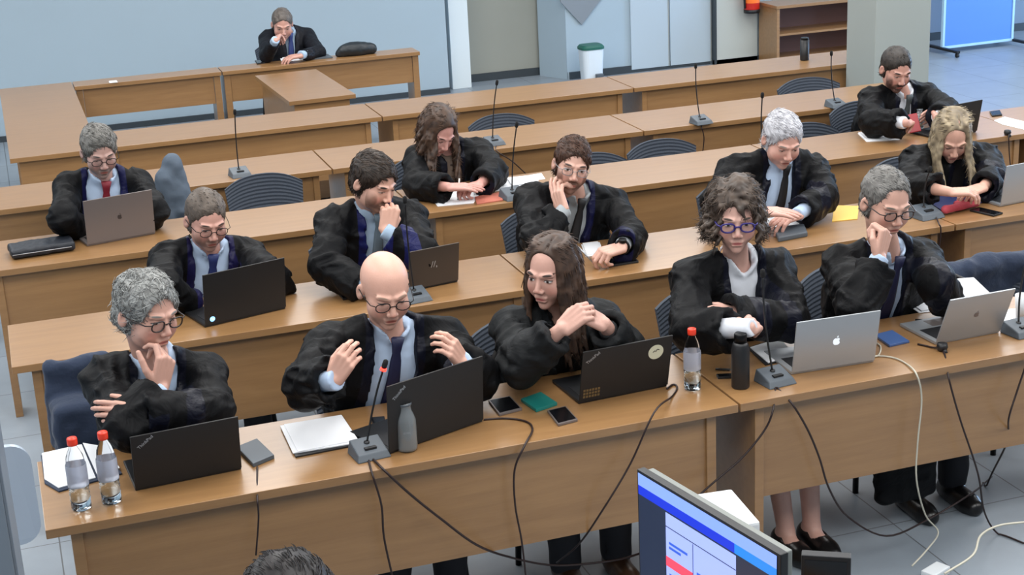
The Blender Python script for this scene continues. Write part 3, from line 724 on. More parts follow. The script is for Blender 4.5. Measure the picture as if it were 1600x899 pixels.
    # ---- hair
    if hair:
        kind = hair; nv = hv*1.15; low = .17 if kind in ('short', 'curly', 'buzz', 'crop', 'thin') else .50
        ctr = arr(H); hlo = ctr-np.array([.2, .2, low]); hhi = ctr+np.array([.2, .2, .17]); F_ = Field(hlo, hhi, nv)
        E = lambda c, r, k=.01, mode='u', Rl=None: F_.op(ell(hl(c), np.array(r)*hs, R3 if Rl is None else R3@np.array(Rl)), k, mode)
        C_ = lambda a, b, ra, rb, k=.006, mode='u': F_.op(cone(hl(a), hl(b), ra*hs, rb*hs), k, mode)
        th = dict(short=.008, curly=.012, buzz=.005, crop=.0045, thin=.005, wavy=.014, straight=.006, bob=.007)[kind]
        E((0, .016, .038), (.0765*fwd_+th, .095+th, .082+th*1.15)); E((0, .03, -.02), (.073*fwd_+th*.8, .078+th, .075), .02)
        # open the face
        hi_ = dict(short=.070, curly=.078, buzz=.07, crop=.07, thin=.096, wavy=.092, straight=.104, bob=.076)[kind]
        fr = Field.op
        E((0, -.098, hi_-.095), (.0700*fwd_ if kind != 'thin' else .066, .080, .095), .018, 's')
        E((0, -.075, -.09), (.10, .085, .07), .01, 's')
        if low < .2:
            E((0, .03, -.125), (.12, .12, .075), .01, 's')
            for s_ in (-1, 1): E((s_*.088*fwd_, .012, -.018), (.028, .024, .036), .006, 's'); E((s_*.075, -.045, -.055), (.03, .045, .05), .008, 's')
        rs = random.Random(int(H.x*1000))
        if kind == 'bob':
            for i in range(190):
                th_ = rs.uniform(-PI, PI); ph = rs.uniform(-.1, 1.45)
                if kind == 'thin' and not (abs(th_) < 2.2 and ph < .9): continue
                n_ = V(math.sin(th_)*math.cos(ph), math.cos(th_)*math.cos(ph), math.sin(ph)); R_ = V((.0765*fwd_+th*.9), (.095+th*.9), (.082+th))
                p = V(n_.x*R_.x, n_.y*R_.y+.016, n_.z*R_.z+.038)
                if p.y < -.055 and p.z < hi_-.004: continue
                if p.z < .0 and p.y < -.02: continue
                comb = V(.5*rs.uniform(.2, 1), -.6 if p.y < 0 else .1, -.25 if p.y > -.03 else .1); comb = comb-n_*comb.dot(n_)
                if kind in ('curly', 'bob'): comb = V(rs.uniform(-1, 1), rs.uniform(-.5, 1), rs.uniform(-1, .1)) if kind == 'curly' else V(rs.uniform(.2, 1)*(1 if p.x > -.02 else -1), rs.uniform(-.2, .7), rs.uniform(-1, -.2)); comb = comb-n_*comb.dot(n_)
                comb.normalize(); L0 = .03 if kind != 'bob' else .055
                mid_ = p+comb*L0*.5+n_*.005; e = p+comb*L0-n_*.002
                rr = dict(bob=.011, curly=.0095).get(kind, .0075); kk = dict(bob=.009, curly=.006).get(kind, .004); C_(p-n_*.005, mid_, rr, rr, kk); C_(mid_, e, rr, rr*.5, kk)
        if kind in ('straight', 'bob'): C_((.014, -.10, .088), (.012, .05, .135), .0035, .0035, .006, 's')
        if kind in ('wavy', 'straight', 'bob'):
            n = dict(wavy=74, straight=70, bob=46)[kind]; LL = dict(wavy=.24, straight=.30, bob=.10)[kind]
            for i in range(n):
                th_ = (i/n*2-1)*2.45+rs.uniform(-.04, .04); lay = rs.choice((0, 1)) 
                x = math.sin(th_)*(.075*fwd_+.006+lay*.008); y = math.cos(th_)*(.088+lay*.008)+.02; z = .04-.02*rs.random()
                if y < -.05: y = -.05
                p = hl((x*.72, y*.7, .105)); q = hl((x, y, z)); F_.op(cone(p, q, .010*hs, .012*hs), .008)
                ph = rs.uniform(0, 6); a = .012 if kind != 'straight' else .004; prev = q; n_s = 7; L1 = LL*rs.uniform(.82, 1.08)
                out = RH@V(x, y, 0).normalized()
                for s_ in range(1, n_s+1):
                    t = s_/n_s; o2 = out*(.012*math.sin(t*PI)+(.006*t if kind == 'straight' else .018*t))+RH@V(a*math.sin(ph+t*9), a*math.cos(ph+t*8), 0)
                    dn = (V(0, 0, -1)*.75+(RH@V(0, 0, -1))*.25)
                    p2 = q+dn*L1*t+o2
                    if kind != 'bob' and p2.z < mid.z+.04: # rest on the shoulders and chest
                        fy = fw*(.15 if (hl((0, 0, 0))-p2).dot(fw) < 0.04 else -.10); p2 = p2+fw*(.05*(mid.z+.04-p2.z)/.1)*(1 if y < .05 else -1)
                    F_.op(cone(prev, p2, .0105*(1-.35*t+.35/n_s), .0105*(1-.35*t)), .003); prev = p2
        sc = dict(curly=26, bob=20, wavy=24)
        amp = dict(short=.0035, curly=.004, buzz=.0015, crop=.0025, thin=.003, wavy=.004, straight=.001, bob=.0025)[kind]; sd = H.x*11; f_ = sc.get(kind, 34)
        def hd_(x, y, z):
            q = [R3[0, i]*(x-ctr[0])+R3[1, i]*(y-ctr[1])+R3[2, i]*(z-ctr[2]) for i in range(3)]
            if kind in ('short', 'crop', 'thin', 'buzz'):
                w0_ = .02*vnoise(q[0]*20+sd, q[1]*20, q[2]*20); return amp*(vnoise((q[0]+w0_)*75+sd, q[1]*14, (q[2]+w0_)*50)+.8*vnoise(q[0]*26, q[1]*18+sd, q[2]*22))
            if kind == 'curly':
                w0_ = .03*vnoise(q[0]*22+sd, q[1]*22, q[2]*22); return amp*(1.1*vnoise((q[0]+w0_)*60+sd, q[1]*22, (q[2]+w0_)*30)+1.2*vnoise(q[0]*24, q[1]*24+sd, q[2]*24))
            return amp*vnoise(x*f_+sd, y*f_, z*f_*.7)+amp*.5*vnoise(x*f_*2.1, y*f_*2.1+sd, z*f_*1.4)
        F_.disp(hd_, .02)
        # hollow so that it sits on the skull
        E((0, .014, .036), (.0755*fwd_-.004, .094-.004, .081-.004), 0, 's')
        P, Q = F_.mesh(); sv = .42+.25*vnoise(P[:, 0]*60, P[:, 1]*60, P[:, 2]*60)
        P, Q, sv = add_strands(P, Q, sv, ctr, R3, kind, int(abs(H.x)*1000)+3, strands, srad)
        me = np_mesh('hair', P, Q); at = me.attributes.new('hl', 'FLOAT_VECTOR', 'POINT'); at.data.foreach_set('vector', ((P-ctr)@R3).astype(np.float32).ravel())
        at = me.attributes.new('sv', 'FLOAT', 'POINT'); at.data.foreach_set('value', sv.astype(np.float32))
        att(link('hair', me, hair_mat('hair', *hcol)))
    # ---- glasses
    if glasses:
        gm, gr, full = glasses; gp = empty('glasses', (0, 0, 0)); gp.parent = root; gp.location = (0, 0, 0)
        bm = bmesh.new()
        for s_ in (-1, 1):
            ringp = [hl((s_*(.034+.0235*math.copysign(abs(math.cos(a))**.8, math.cos(a))), -.104+.004*abs(math.cos(a)), .000+.0165*math.copysign(abs(math.sin(a))**.8, math.sin(a)))) for a in [2*PI*i/20 for i in range(21)]]
            tuba(bm, ringp, gr, 6, False)
            tuba(bm, [hl((s_*.057, -.100, .006)), hl((s_*.072*fwd_, -.088, .006)), hl((s_*.0815*fwd_, -.03, .004)), hl((s_*.083*fwd_, .012, .004))], gr*.9, 6)
        tuba(bm, [hl((-.011, -.106, .003)), hl((0, -.109, .007)), hl((.011, -.106, .003))], gr, 6)
        bmesh.ops.transform(bm, matrix=Matrix.Translation((-pel.x, -pel.y, 0)), verts=bm.verts)
        fin(bm, 'frame', gm, gp, smooth=True)
        for s_ in (-1, 1):
            bm = bmesh.new(); vs = [hl((s_*(.034+.0225*math.cos(a)), -.1035, .0155*math.sin(a))) for a in [2*PI*i/16 for i in range(16)]]
            b1 = [bm.verts.new(p) for p in vs]; b2 = [bm.verts.new(p+RH@V(0, .0015, 0)) for p in vs]; bm.faces.new(b1); bm.faces.new(b2[::-1])
            for i in range(16): bm.faces.new((b1[i], b1[(i+1) % 16], b2[(i+1) % 16], b2[i]))
            bmesh.ops.transform(bm, matrix=Matrix.Translation((-pel.x, -pel.y, 0)), verts=bm.verts); fin(bm, 'lens', M['lens'], gp)
    if watch:
        a = A[watch]; wn = (a['w']-a['e']).normalized(); c = a['w']-wn*.0; o1 = wn.orthogonal().normalized(); o2 = wn.cross(o1)
        bm = bmesh.new(); tuba(bm, [c+(o1*math.cos(t)+o2*math.sin(t))*.030 for t in [2*PI*i/24 for i in range(25)]], .006, 6, False)
        n_ = Vector(a['n']).normalized(); tuba(bm, [c+n_*.026, c+n_*.038], .018, 14); att(fin(bm, 'wristwatch', M['blackmetal'], smooth=False))
    if earr:
        for s_ in (-1, 1): tubeo = tube('earring', [hl((s_*.082*fwd_, .006, -.036)), hl((s_*.083*fwd_, .004, -.048))], .004, M['steel']); att(tubeo)
    return root, dict(H=H, hl=hl, A=A, pel=pel, NB=NB, fw=fw, up=up, sx=sxv)
# ------------------------------------------------------------------ the people
def EL(px, py, L=.295, near=True, zmin=.81):
    def f(A):
        p = onl(px, py, A, L, near)
        return p if p.z > zmin else onz(px, py, zmin)
    return f
def TZ(px, py, z): return onz(px, py, z)
G1 = (srgb(66, 66, 66), srgb(160, 160, 158)); BR = (srgb(34, 24, 20), srgb(78, 58, 46)); DK = (srgb(22, 18, 17), srgb(52, 42, 38))
navytie = plain('navy_tie', srgb(24, 28, 62), .6, bump=.2, bscale=90); redtie = plain('dark_red_tie', srgb(120, 24, 40), .6, bump=.2, bscale=90)
bluetie = plain('blue_tie', srgb(26, 40, 92), .6); greytie = plain('grey_blue_tie', srgb(112, 130, 148), .6, bump=.4, bscale=120); blacktie = plain('black_tie', srgb(16, 16, 20), .6)
stripetie = plain('grey_patterned_tie', srgb(96, 112, 124), .6, var=.4)
GLB = (M['blackmetal'], .0019, True); GLD = (plain('brown_frame', srgb(38, 26, 24), .3), .0026, True); GLP = (plain('purple_blue_frame', srgb(44, 34, 110), .35), .0034, True)

PEOPLE = []
def add(*a, **k): PEOPLE.append((a, k))
# front row, from the left
add('person with curly grey hair and glasses, chin in hand, front row left end',
    ony(230, 488, 4.92), 34, 12, 4, sh=(ony(166, 590, 4.99), ony(316, 582, 5.03)),
    arms=dict(R=dict(el=ony(198, 668, 4.70), wr=ony(250, 608, 4.78), f=lambda W: ony(264, 545, 4.80)-W, n=(.55, -.8, -.2), pose='chin'),
              L=dict(el=ony(330, 640, 4.80), wr=ony(222, 648, 4.69), f=(-1, .12, .22), n=(.0, -.9, .4), pose='relax', gs=1.02, s=.92, cuff=.7)),
    hair='curly', hcol=(srgb(84, 84, 82), srgb(176, 178, 176)), glasses=GLD, shirt='blue', tie=greytie, skin=srgb(202, 156, 139), openness=.5, browc=srgb(110, 104, 98), facew=1.03, shoes=M['shoe'])
add('bald person with glasses and navy tie, both hands raised behind the lit microphone',
    ony(601, 452, 4.99), 14, 18, 2, sh=(ony(516, 536, 5.06), ony(694, 528, 5.10)),
    arms=dict(R=dict(el=EL(475, 600), wr=ony(521, 594, 4.68), f=(.48, -.3, .82), n=(-.55, -.8, .1), s=.93, pose=([(.55, .8, .4), (.6, .85, .45), (.65, .9, .5), (.7, .9, .5)], (.5, .5)), cuff=1.0),
              L=dict(el=EL(742, 588), wr=ony(724, 568, 4.72), f=(-.48, -.3, .82), n=(.6, -.78, .1), s=.93, pose=([(.55, .8, .4), (.6, .85, .45), (.65, .9, .5), (.7, .9, .5)], (.5, .5)), cuff=1.0)),
    hair=None, glasses=GLB, shirt='blue', tie=navytie, skin=srgb(216, 168, 149), openness=.3, browc=srgb(150, 124, 108), vee=(.072, .085, .10, .085, .42), hs=1.06, shoes=M['shoe'], beard=(srgb(160, 130, 118), .3, 0))
add('person with long brown hair and clasped hands in a black robe, looking aside',
    ony(862, 424, 4.99), -30, 8, 2, female=True, sh=(ony(802, 512, 5.06), ony(938, 500, 5.10)),
    arms=dict(R=dict(el=EL(815, 568), wr=ony(878, 514, 4.68), f=(.72, -.15, .55), n=(-.5, -.6, .6), pose='clasp', cuff=.8, gs=.84),
              L=dict(el=EL(970, 545), wr=ony(944, 506, 4.69), f=(-.75, -.1, .52), n=(.45, -.65, .6), pose='clasp', cuff=.8, gs=.84)),
    hair='straight', hcol=(srgb(34, 24, 20), srgb(88, 66, 52)), shirt='dark', collar=False, skin=srgb(200, 156, 141), openness=.75, brow=1.3, browc=srgb(50, 36, 30), facew=.93, jaw=.85,
    vee=(.06, .06, .02, .02, .30), gcol=srgb(22, 24, 26), lapel=srgb(30, 33, 36), earr=True, cuffs=False, lips=srgb(176, 104, 100), shoes=M['brownboot'], nose=.9)
add('person with short wavy brown hair, purple-framed glasses and open white collar, arms folded',
    ony(1148, 338, 4.99), 6, 8, 0, female=True, sh=(ony(1082, 432, 5.06), ony(1212, 420, 5.10)),
    arms=dict(R=dict(el=EL(1080, 515), wr=lambda e: onl(1170, 512, e, .24), f=lambda W: ony(1212, 478, 4.91)-W, n=(-.1, -.8, .7), pose='relax', cuff=1.0, gs=.66),
              L=dict(el=EL(1235, 500), wr=lambda e: onl(1150, 492, e, .24), f=(-1, .0, .12), n=(0, -.8, .6), pose='relax', gs=1.16, cuff=.7)),
    hair='bob', hcol=(srgb(36, 28, 24), srgb(96, 80, 68)), glasses=GLP, shirt='white', collar='open', skin=srgb(210, 166, 151), openness=.4, brow=1.1, browc=srgb(60, 44, 36), facew=.95, jaw=.88,
    vee=(.062, .07, .05, .05, .42), lips=srgb(184, 104, 100), bare=True, skirt=True, seat=(2.62, 5.24, .56), shoes=M['shoe'], nose=.9)
add('person with receding grey hair and dark glasses, fist at mouth, reaching to a silver laptop',
    ony(1384, 316, 4.94), 30, 16, 2, sh=(ony(1318, 412, 5.06), ony(1440, 404, 5.10)),
    arms=dict(R=dict(el=ony(1338, 484, 4.72), wr=ony(1374, 404, 4.78), f=lambda W: ony(1390, 345, 4.80)-W, n=(.5, -.85, .0), pose='fist', gs=.84),
              L=dict(el=EL(1462, 440), wr=ony(1486, 480, 4.90), f=(.0, -.9, -.45), n=(0, .2, 1), pose='type', cuff=1., gs=.8)),
    hair='thin', hcol=(srgb(70, 68, 66), srgb(140, 138, 134)), glasses=GLD, shirt='blue', tie=navytie, skin=srgb(204, 160, 143), openness=.3, browc=srgb(96, 88, 80), vee=(.085, .06, .05, .06, .42), shoes=M['shoe'], jaw=.95, seat=(3.27, 5.24, .56), gtail=-.20)
# second row
add('person with cropped grey-brown hair and blue tie typing at the large black laptop',
    ony(322, 343, 6.5), 16, 20, 3, sh=(ony(262, 404, 6.58), ony(386, 398, 6.62)),
    arms=dict(R=dict(el=EL(255, 448), wr=ony(300, 480, 6.42), f=(.75, -.55, -.15), n=(0, .1, 1), pose='type', cuff=1.),
              L=dict(el=EL(415, 428), wr=ony(446, 450, 6.46), f=(-.2, -.9, -.25), n=(.2, .1, 1), pose='type', cuff=.8)),
    hair='crop', hcol=(srgb(58, 50, 44), srgb(112, 100, 90)), glasses=(M['blackmetal'], .0017, False), shirt='blue', tie=bluetie, skin=srgb(200, 152, 137), openness=.3, beard=(srgb(120, 98, 88), .45, 0), browc=srgb(60, 48, 42),
    yf=R2, strands=2200, srad=.0015, hv=.0042, lapel=srgb(24, 22, 60), vee=(.07, .075, .08, .08, .42), watch='L')
add('bearded person with thick dark hair, fist at the mouth, grey tie, behind the bronze laptop',
    ony(584, 284, 6.5), 42, 24, 4, sh=(ony(522, 346, 6.58), ony(640, 336, 6.62)),
    arms=dict(R=dict(el=EL(510, 414), wr=lambda e: onl(575, 452, e, .24), f=(1, -.2, 0), n=(0, 0, 1), pose='relax'),
              L=dict(el=ony(660, 400, 6.26), wr=ony(604, 362, 6.34), f=lambda W: ony(614, 312, 6.36)-W, n=(-.1, -.95, -.1), pose='fist', gs=.8, cuff=.95)),
    hair='short', hcol=(srgb(26, 22, 20), srgb(66, 52, 42)), shirt='sky', tie=stripetie, skin=srgb(210, 164, 145), openness=.2, beard=(srgb(96, 68, 54), .6, 0), browc=srgb(40, 30, 24), brow=1.3,
    yf=R2, strands=2200, srad=.0015, hv=.0042, lapel=srgb(20, 24, 72), vee=(.055, .05, .05, .06, .42), hs=1.05)
add('person with brown hair and thin round glasses, cheek on one hand, wearing a wristwatch',
    ony(893, 258, 6.5), 8, 6, 13, sh=(ony(832, 312, 6.58), ony(956, 318, 6.62)),
    arms=dict(R=dict(el=ony(838, 374, 6.28), wr=ony(880, 332, 6.36), f=lambda W: ony(866, 290, 6.44)-W, n=(-.8, -.5, -.2), pose='cheek', cuff=1.0, gs=.78),
              L=dict(el=EL(985, 370), wr=lambda e: onl(972, 386, e, .24), f=(-1, -.25, -.05), n=(0, -.2, 1), pose='pen', cuff=.8, gs=.88)),
    hair='short', hcol=(srgb(40, 26, 20), srgb(84, 54, 38)), glasses=(M['steel'], .0015, True), shirt='grey', tie=blacktie, skin=srgb(204, 160, 143), openness=.45, beard=(srgb(84, 52, 38), .75, 0), browc=srgb(52, 34, 26), brow=1.2,
    yf=R2, strands=2200, srad=.0015, hv=.0042, lapel=srgb(18, 20, 52), vee=(.05, .05, .06, .05, .42), watch='L', facew=.95)
add('person with full white hair and black tie looking down at papers in the second row',
    ony(1222, 218, 6.5), 22, 26, 3, sh=(ony(1148, 266, 6.58), ony(1272, 260, 6.62)),
    arms=dict(R=dict(el=EL(1120, 316), wr=lambda e: onl(1182, 330, e, .25), f=(1, -.4, -.05), n=(0, -.15, 1), pose='flat'),
              L=dict(el=EL(1288, 306), wr=lambda e: onl(1248, 334, e, .23), f=(-1, -.3, -.05), n=(0, -.15, 1), pose='relax', cuff=1.0)),
    hair='short', hcol=(srgb(150, 150, 156), srgb(222, 222, 228)), shirt='blue', tie=blacktie, skin=srgb(212, 164, 149), openness=.2, browc=srgb(130, 120, 112),
    yf=R2, strands=2200, srad=.0015, hv=.0042, vee=(.08, .065, .07, .05, .40), hs=1.06)
add('person with straight blonde hair looking down at a phone, right of the second row',
    ony(1487, 212, 6.5), 14, 34, 0, female=True, sh=(ony(1432, 252, 6.58), ony(1540, 246, 6.62)),
    arms=dict(R=dict(el=EL(1425, 290), wr=lambda e: onl(1484, 300, e, .23), f=(1, -.3, -.02), n=(0, -.2, 1), pose='type', cuff=.6, gs=.62),
              L=dict(el=EL(1552, 277), wr=lambda e: onl(1536, 292, e, .22), f=(-1, -.35, -.02), n=(0, -.2, 1), pose='type', cuff=.7)),
    hair='straight', hcol=(srgb(88, 78, 66), srgb(196, 178, 146)), shirt='dark', collar=False, cuffs=False, skin=srgb(208, 162, 143), openness=.15, browc=srgb(120, 96, 76), facew=.92, jaw=.85,
    yf=R2, hv=.0045, vee=(.05, .05, .03, .03, .30), lips=srgb(176, 104, 96))
# third row
add('person with grey hair, glasses and a dark red tie working at the grey laptop',
    ony(155, 236, 7.88), 10, 22, 0, sh=(ony(108, 292, 7.96), ony(212, 286, 8.00)),
    arms=dict(R=dict(el=EL(98, 340), wr=ony(126, 362, 7.84), f=(.75, -.6, -.1), n=(0, -.1, 1), pose='type', cuff=1.),
              L=dict(el=EL(240, 328), wr=ony(222, 350, 7.84), f=(-.6, -.7, -.1), n=(0, -.1, 1), pose='type')),
    hair='short', hcol=(srgb(66, 64, 60), srgb(136, 134, 130)), glasses=(M['blackmetal'], .002, True), shirt='blue', tie=redtie, skin=srgb(192, 154, 143), openness=.2, beard=(srgb(120, 112, 108), .5, 0), browc=srgb(60, 54, 50),
    yf=R3, strands=1800, srad=.0016, hv=.0048, gv=.009, lapel=srgb(20, 22, 62), vee=(.08, .075, .085, .085, .42))
add('person with wavy dark brown hair writing with a pen beside the white cup',
    ony(684, 204, 7.88), 32, 36, 4, female=True, sh=(ony(652, 248, 7.96), ony(748, 238, 8.00)),
    arms=dict(R=dict(el=EL(652, 290), wr=lambda e: onl(700, 292, e, .23), f=(1, -.3, -.05), n=(0, -.2, 1), pose='flat', cuff=.7),
              L=dict(el=EL(772, 268), wr=lambda e: onl(750, 288, e, .22), f=(-1, -.35, -.05), n=(0, -.2, 1), pose='pen', cuff=.7)),
    hair='wavy', hcol=(srgb(36, 26, 22), srgb(96, 72, 56)), shirt='beige', collar=False, cuffs=False, skin=srgb(200, 148, 137), openness=.15, facew=.93, jaw=.85,
    yf=R3, strands=1800, srad=.0016, hv=.0048, gv=.009, vee=(.04, .045, .015, .02, .26))
add('person with slicked dark hair and beard holding a red phone near the column',
    ony(1400, 108, 7.88), 26, 24, 2, sh=(ony(1362, 156, 7.96), ony(1448, 150, 8.00)),
    arms=dict(R=dict(el=EL(1362, 190), wr=lambda e: onl(1414, 192, e, .24), f=lambda W: ony(1438, 174, 7.77)-W, n=(-.4, -.7, .5), pose='half', cuff=.93),
              L=dict(el=EL(1478, 172), wr=lambda e: onl(1464, 184, e, .22), f=lambda W: ony(1452, 168, 7.81)-W, n=(.6, -.6, .4), pose='half', cuff=.9)),
    hair='crop', hcol=(srgb(20, 18, 18), srgb(64, 56, 50)), shirt='white', tie=plain('dark_grey_tie', srgb(62, 68, 70), .6), skin=srgb(200, 152, 137), openness=.2, beard=(srgb(44, 30, 26), .85, 0), browc=srgb(34, 26, 22), brow=1.2,
    yf=R3, strands=1800, srad=.0016, hv=.0048, gv=.009, vee=(.05, .045, .045, .04, .40))
# rear bench
add('person in a dark suit resting the forehead on one hand at the rear counter',
    ony(441, 38, 12.66), 4, 22, 2, sh=(ony(418, 60, 12.76), ony(480, 57, 12.8)),
    arms=dict(R=dict(el=ony(416, 88, 12.42), wr=lambda e: onl(430, 64, e, .24), f=lambda W: ony(440, 40, 12.52)-W, n=(-.5, -.8, .1), pose='half', cuff=1.0, gs=.9),
              L=dict(el=ony(498, 82, 12.42), wr=lambda e: onl(472, 86, e, .22), f=(-1, -.1, -.05), n=(0, -.1, 1), pose='relax', cuff=1.0, gs=.9)),
    hair='crop', hcol=(srgb(70, 64, 60), srgb(120, 112, 106)), shirt='sky', tie=plain('light_blue_tie', srgb(46, 62, 120), .6), skin=srgb(200, 152, 137), openness=.2,
    yf=RJ, strands=900, srad=.0018, hv=.006, gv=.01, jacket=True, gcol=srgb(22, 24, 30), lapel=srgb(26, 28, 36), vee=(.05, .05, .02, .02, .26), depth=.24)
# clerk in the foreground, back turned, only the crown in frame
add('person in the foreground at the bottom edge, only the dark-haired crown in view',
    Vector((.375, 2.6, 1.345)), 168, 0, 0, female=True, sh=(Vector((.56, 2.55, 1.11)), Vector((.18, 2.55, 1.11))),
    arms=dict(R=dict(el=(.62, 2.62, .86), wr=(.56, 2.84, .80), f=(0, 1, 0), n=(0, 0, 1), pose='type'), L=dict(el=(.12, 2.62, .86), wr=(.18, 2.84, .80), f=(0, 1, 0), n=(0, 0, 1), pose='type')),
    hair='short', hcol=(srgb(14, 12, 14), srgb(34, 28, 28)), shirt='dark', collar=False, cuffs=False, yf=None, hv=.006, gv=.012, legs=False, jacket=True, seat=(.37, 2.44, .56), hs=1.1, vee=(.05, .05, .02, .02, .2))
PINFO = {}
for _i, (_a, _k) in enumerate(PEOPLE): PINFO[_i] = person(*_a, **_k)[1]
# ------------------------------------------------------------------ things on the desks
def R3x(x): x = Vector(x).normalized(); z = V(0, 0, 1); return x, z.cross(x).normalized(), z
def laptop(A, B, L, ang, label, lid='lid', base='black', logo=None, off=.0, th=.012, depth=.235):
    A, B = Vector(A), Vector(B); A.z = B.z = .751; c = (A+B)/2; w = (B-A).length/2; rz = math.atan2(B.y-A.y, B.x-A.x)
    r = empty('laptop', c, rz, label, 'laptop'); t = math.radians(ang)
    b = box('base', (-w, .004, 0), (w, depth, th), M[base], r, bevel=.003)
    box('keyboard', (-w+.022, .03, th), (w-.022, .135, th+.0012), M['keys'], b, bevel=0)
    box('touchpad', (-.05, .15, th), (.05, .215, th+.0006), M['alu_dark'] if base != 'black' else M['grey'], b, bevel=0)
    y = Vector((0, math.cos(t), math.sin(t))); n = Vector((0, -math.sin(t), math.cos(t))); F = frame(V(0, .0, th*.8), V(1, 0, 0), y, n)   # n = outward side faces the camera when negative
    if n.y > 0: n = -n
    F = Matrix((V(1, 0, 0), y, V(1, 0, 0).cross(y))).transposed().to_4x4(); F.translation = V(0, 0, th*.8)
    l = box('lid', (-w, 0, -.003), (w, L, .003), M[lid], r, bevel=.0018, M4=F)
    box('screen', (-w+.008, .012, -.0038), (w-.008, L-.008, -.003), M['screen_off'], l, bevel=0, M4=F)
    return r, l, F, w
def lid_face(F, x, y, z=.0032): # a frame on the outer face of a lid, upright, reading from the back
    return F @ Matrix.Translation((x, y, z))
def apple(l, F, x, y, s, mat):
    bm = bmesh.new(); pts = []
    for i in range(28):
        a = 2*PI*i/28; r = 1-.13*abs(math.sin(a))**8*(1 if math.sin(a) > 0 else .8)
        px, py = math.cos(a)*.92*r, math.sin(a)*r*(1 if math.sin(a) > 0 else 1.02)
        if px > .55 and abs(py-.1) < .45: px -= (.30*(1-((py-.1)/.45)**2))
        if abs(px) < .25 and py > 0: py -= .16*(1-abs(px)/.25)
        pts.append((px*s, py*s))
    f = [bm.verts.new(F @ V(x+a, y+b, .0036)) for a, b in pts]; bm.faces.new(f)
    lf = [bm.verts.new(F @ V(x+a*s, y+b*s, .0036)) for a, b in ((0, 1.02), (.05, 1.3), (.32, 1.52), (.34, 1.2), (.15, 1.0))]; bm.faces.new(lf)
    ret = bmesh.ops.extrude_face_region(bm, geom=bm.faces[:]); bmesh.ops.translate(bm, verts=[v for v in ret['geom'] if isinstance(v, bmesh.types.BMVert)], vec=F.to_3x3() @ V(0, 0, .0004))
    return fin(bm, 'logo', mat, l)
M['logo_w'] = plain('white_logo', srgb(240, 245, 248), .4, emit=(.8, .9, 1, 1), es=.35)
M['logo_d'] = plain('dark_logo', srgb(54, 48, 48), .3)
M['silver'] = plain('silver_print', srgb(170, 172, 176), .3, .5)
def slant(l, F, x, y, sz, s='ThinkPad', mat='silver', rot=38):
    text('logo', s, sz, M[mat], F @ Matrix.Translation((x, y, .0033)) @ Matrix.Rotation(math.radians(rot), 4, 'Z'), l)
r, l, F, w = laptop(onz(212, 769), onz(378, 735), .192, 100, 'black laptop in front of the person with curly grey hair, beside the two capped bottles'); slant(l, F, -w+.045, .165, .016)
r, l, F, w = laptop(onz(608, 712), onz(755, 660), .235, 94, 'black laptop in front of the bald person, behind the clear glass carafe'); slant(l, F, -w+.045, .200, .016)
r, l, F, w = laptop(onz(905, 633), onz(1043, 605), .205, 103, 'black laptop with a round cream sticker on its lid'); slant(l, F, -w+.04, .175, .016)
st = bmesh.new(); bmesh.ops.create_circle(st, cap_ends=True, radius=.029, segments=32); ret = bmesh.ops.extrude_face_region(st, geom=st.faces[:]); bmesh.ops.translate(st, verts=[v for v in ret['geom'] if isinstance(v, bmesh.types.BMVert)], vec=(0, 0, .0005)); bmesh.ops.transform(st, matrix=F @ Matrix.Translation((w-.062, .150, .0032)), verts=st.verts)
sk = fin(st, 'sticker', plain('cream_sticker', srgb(206, 204, 178), .6), l); sk['label'] = 'round cream sticker'
bm = bmesh.new(); FF = F @ Matrix.Translation((w-.062, .155, .0041)); tuba(bm, [FF @ V(a, b, 0) for a, b in ((-.012, -.004), (-.006, .001), (0, -.002), (.004, .006), (.012, .003))], .0013, 6); fin(bm, 'sticker_mark', M['black'], l)
bm = bmesh.new()
for i in range(6):
    for j in range(3):
        cx, cy = -w+.012+i*.011, .014+j*.013; bxa(bm, (cx, cy, .0032), (cx+.008, cy+.009, .0037), F)
fin(bm, 'sticker_print', plain('gold_print', srgb(104, 84, 52), .5), l)
r, l, F, w = laptop(onz(1237, 587), onz(1366, 567), .205, 100, 'silver laptop with a white logo, in front of the person with purple-framed glasses', 'alu', 'alu'); apple(l, F, 0, .105, .0155, M['logo_w'])
r, l, F, w = laptop(onz(1462, 540), onz(1562, 521), .205, 112, 'silver laptop with a dark logo, rightmost in the front row', 'alu', 'alu'); apple(l, F, .0, .11, .012, M['alu_dark'])
r, l, F, w = laptop(onz(321, 513), onz(447, 483), .225, 98, 'large black laptop with a small lit round logo in the lid corner, second row left', 'lid'); 
st = bmesh.new(); bmesh.ops.create_circle(st, cap_ends=True, radius=.0115, segments=28); bmesh.ops.transform(st, matrix=F @ Matrix.Translation((-w+.032, .024, .0036)), verts=st.verts); fin(st, 'logo', plain('lit_blue_logo', srgb(120, 190, 255), .3, emit=(.3, .6, 1, 1), es=1.2), l)
text('logo_letters', 'hp', .017, M['logo_w'], F @ Matrix.Translation((-w+.032, .025, .0040)), l)
r, l, F, w = laptop(onz(639, 457), onz(716, 441), .18, 100, 'bronze-grey laptop with a slanted logo in front of the bearded person, grey tie', 'brownlid'); text('logo', '//,', .04, M['silver'], F @ Matrix.Translation((.0, .10, .0034)), l)
r, l, F, w = laptop(onz(137, 386), onz(243, 366), .225, 96, 'grey laptop with a dark logo in front of the person with the dark red tie', 'alu_dark', 'alu_dark'); apple(l, F, .0, .115, .0125, M['logo_d'])
r, l, F, w = laptop(onz(1466, 219), onz(1526, 207), .19, 100, 'black laptop in front of the person holding the red phone', 'lid')
r, l, F, w = laptop(onz(1563, 324), onz(1632, 310), .20, 98, 'grey laptop cut off by the right edge, beside the blonde person', 'alu', 'alu')

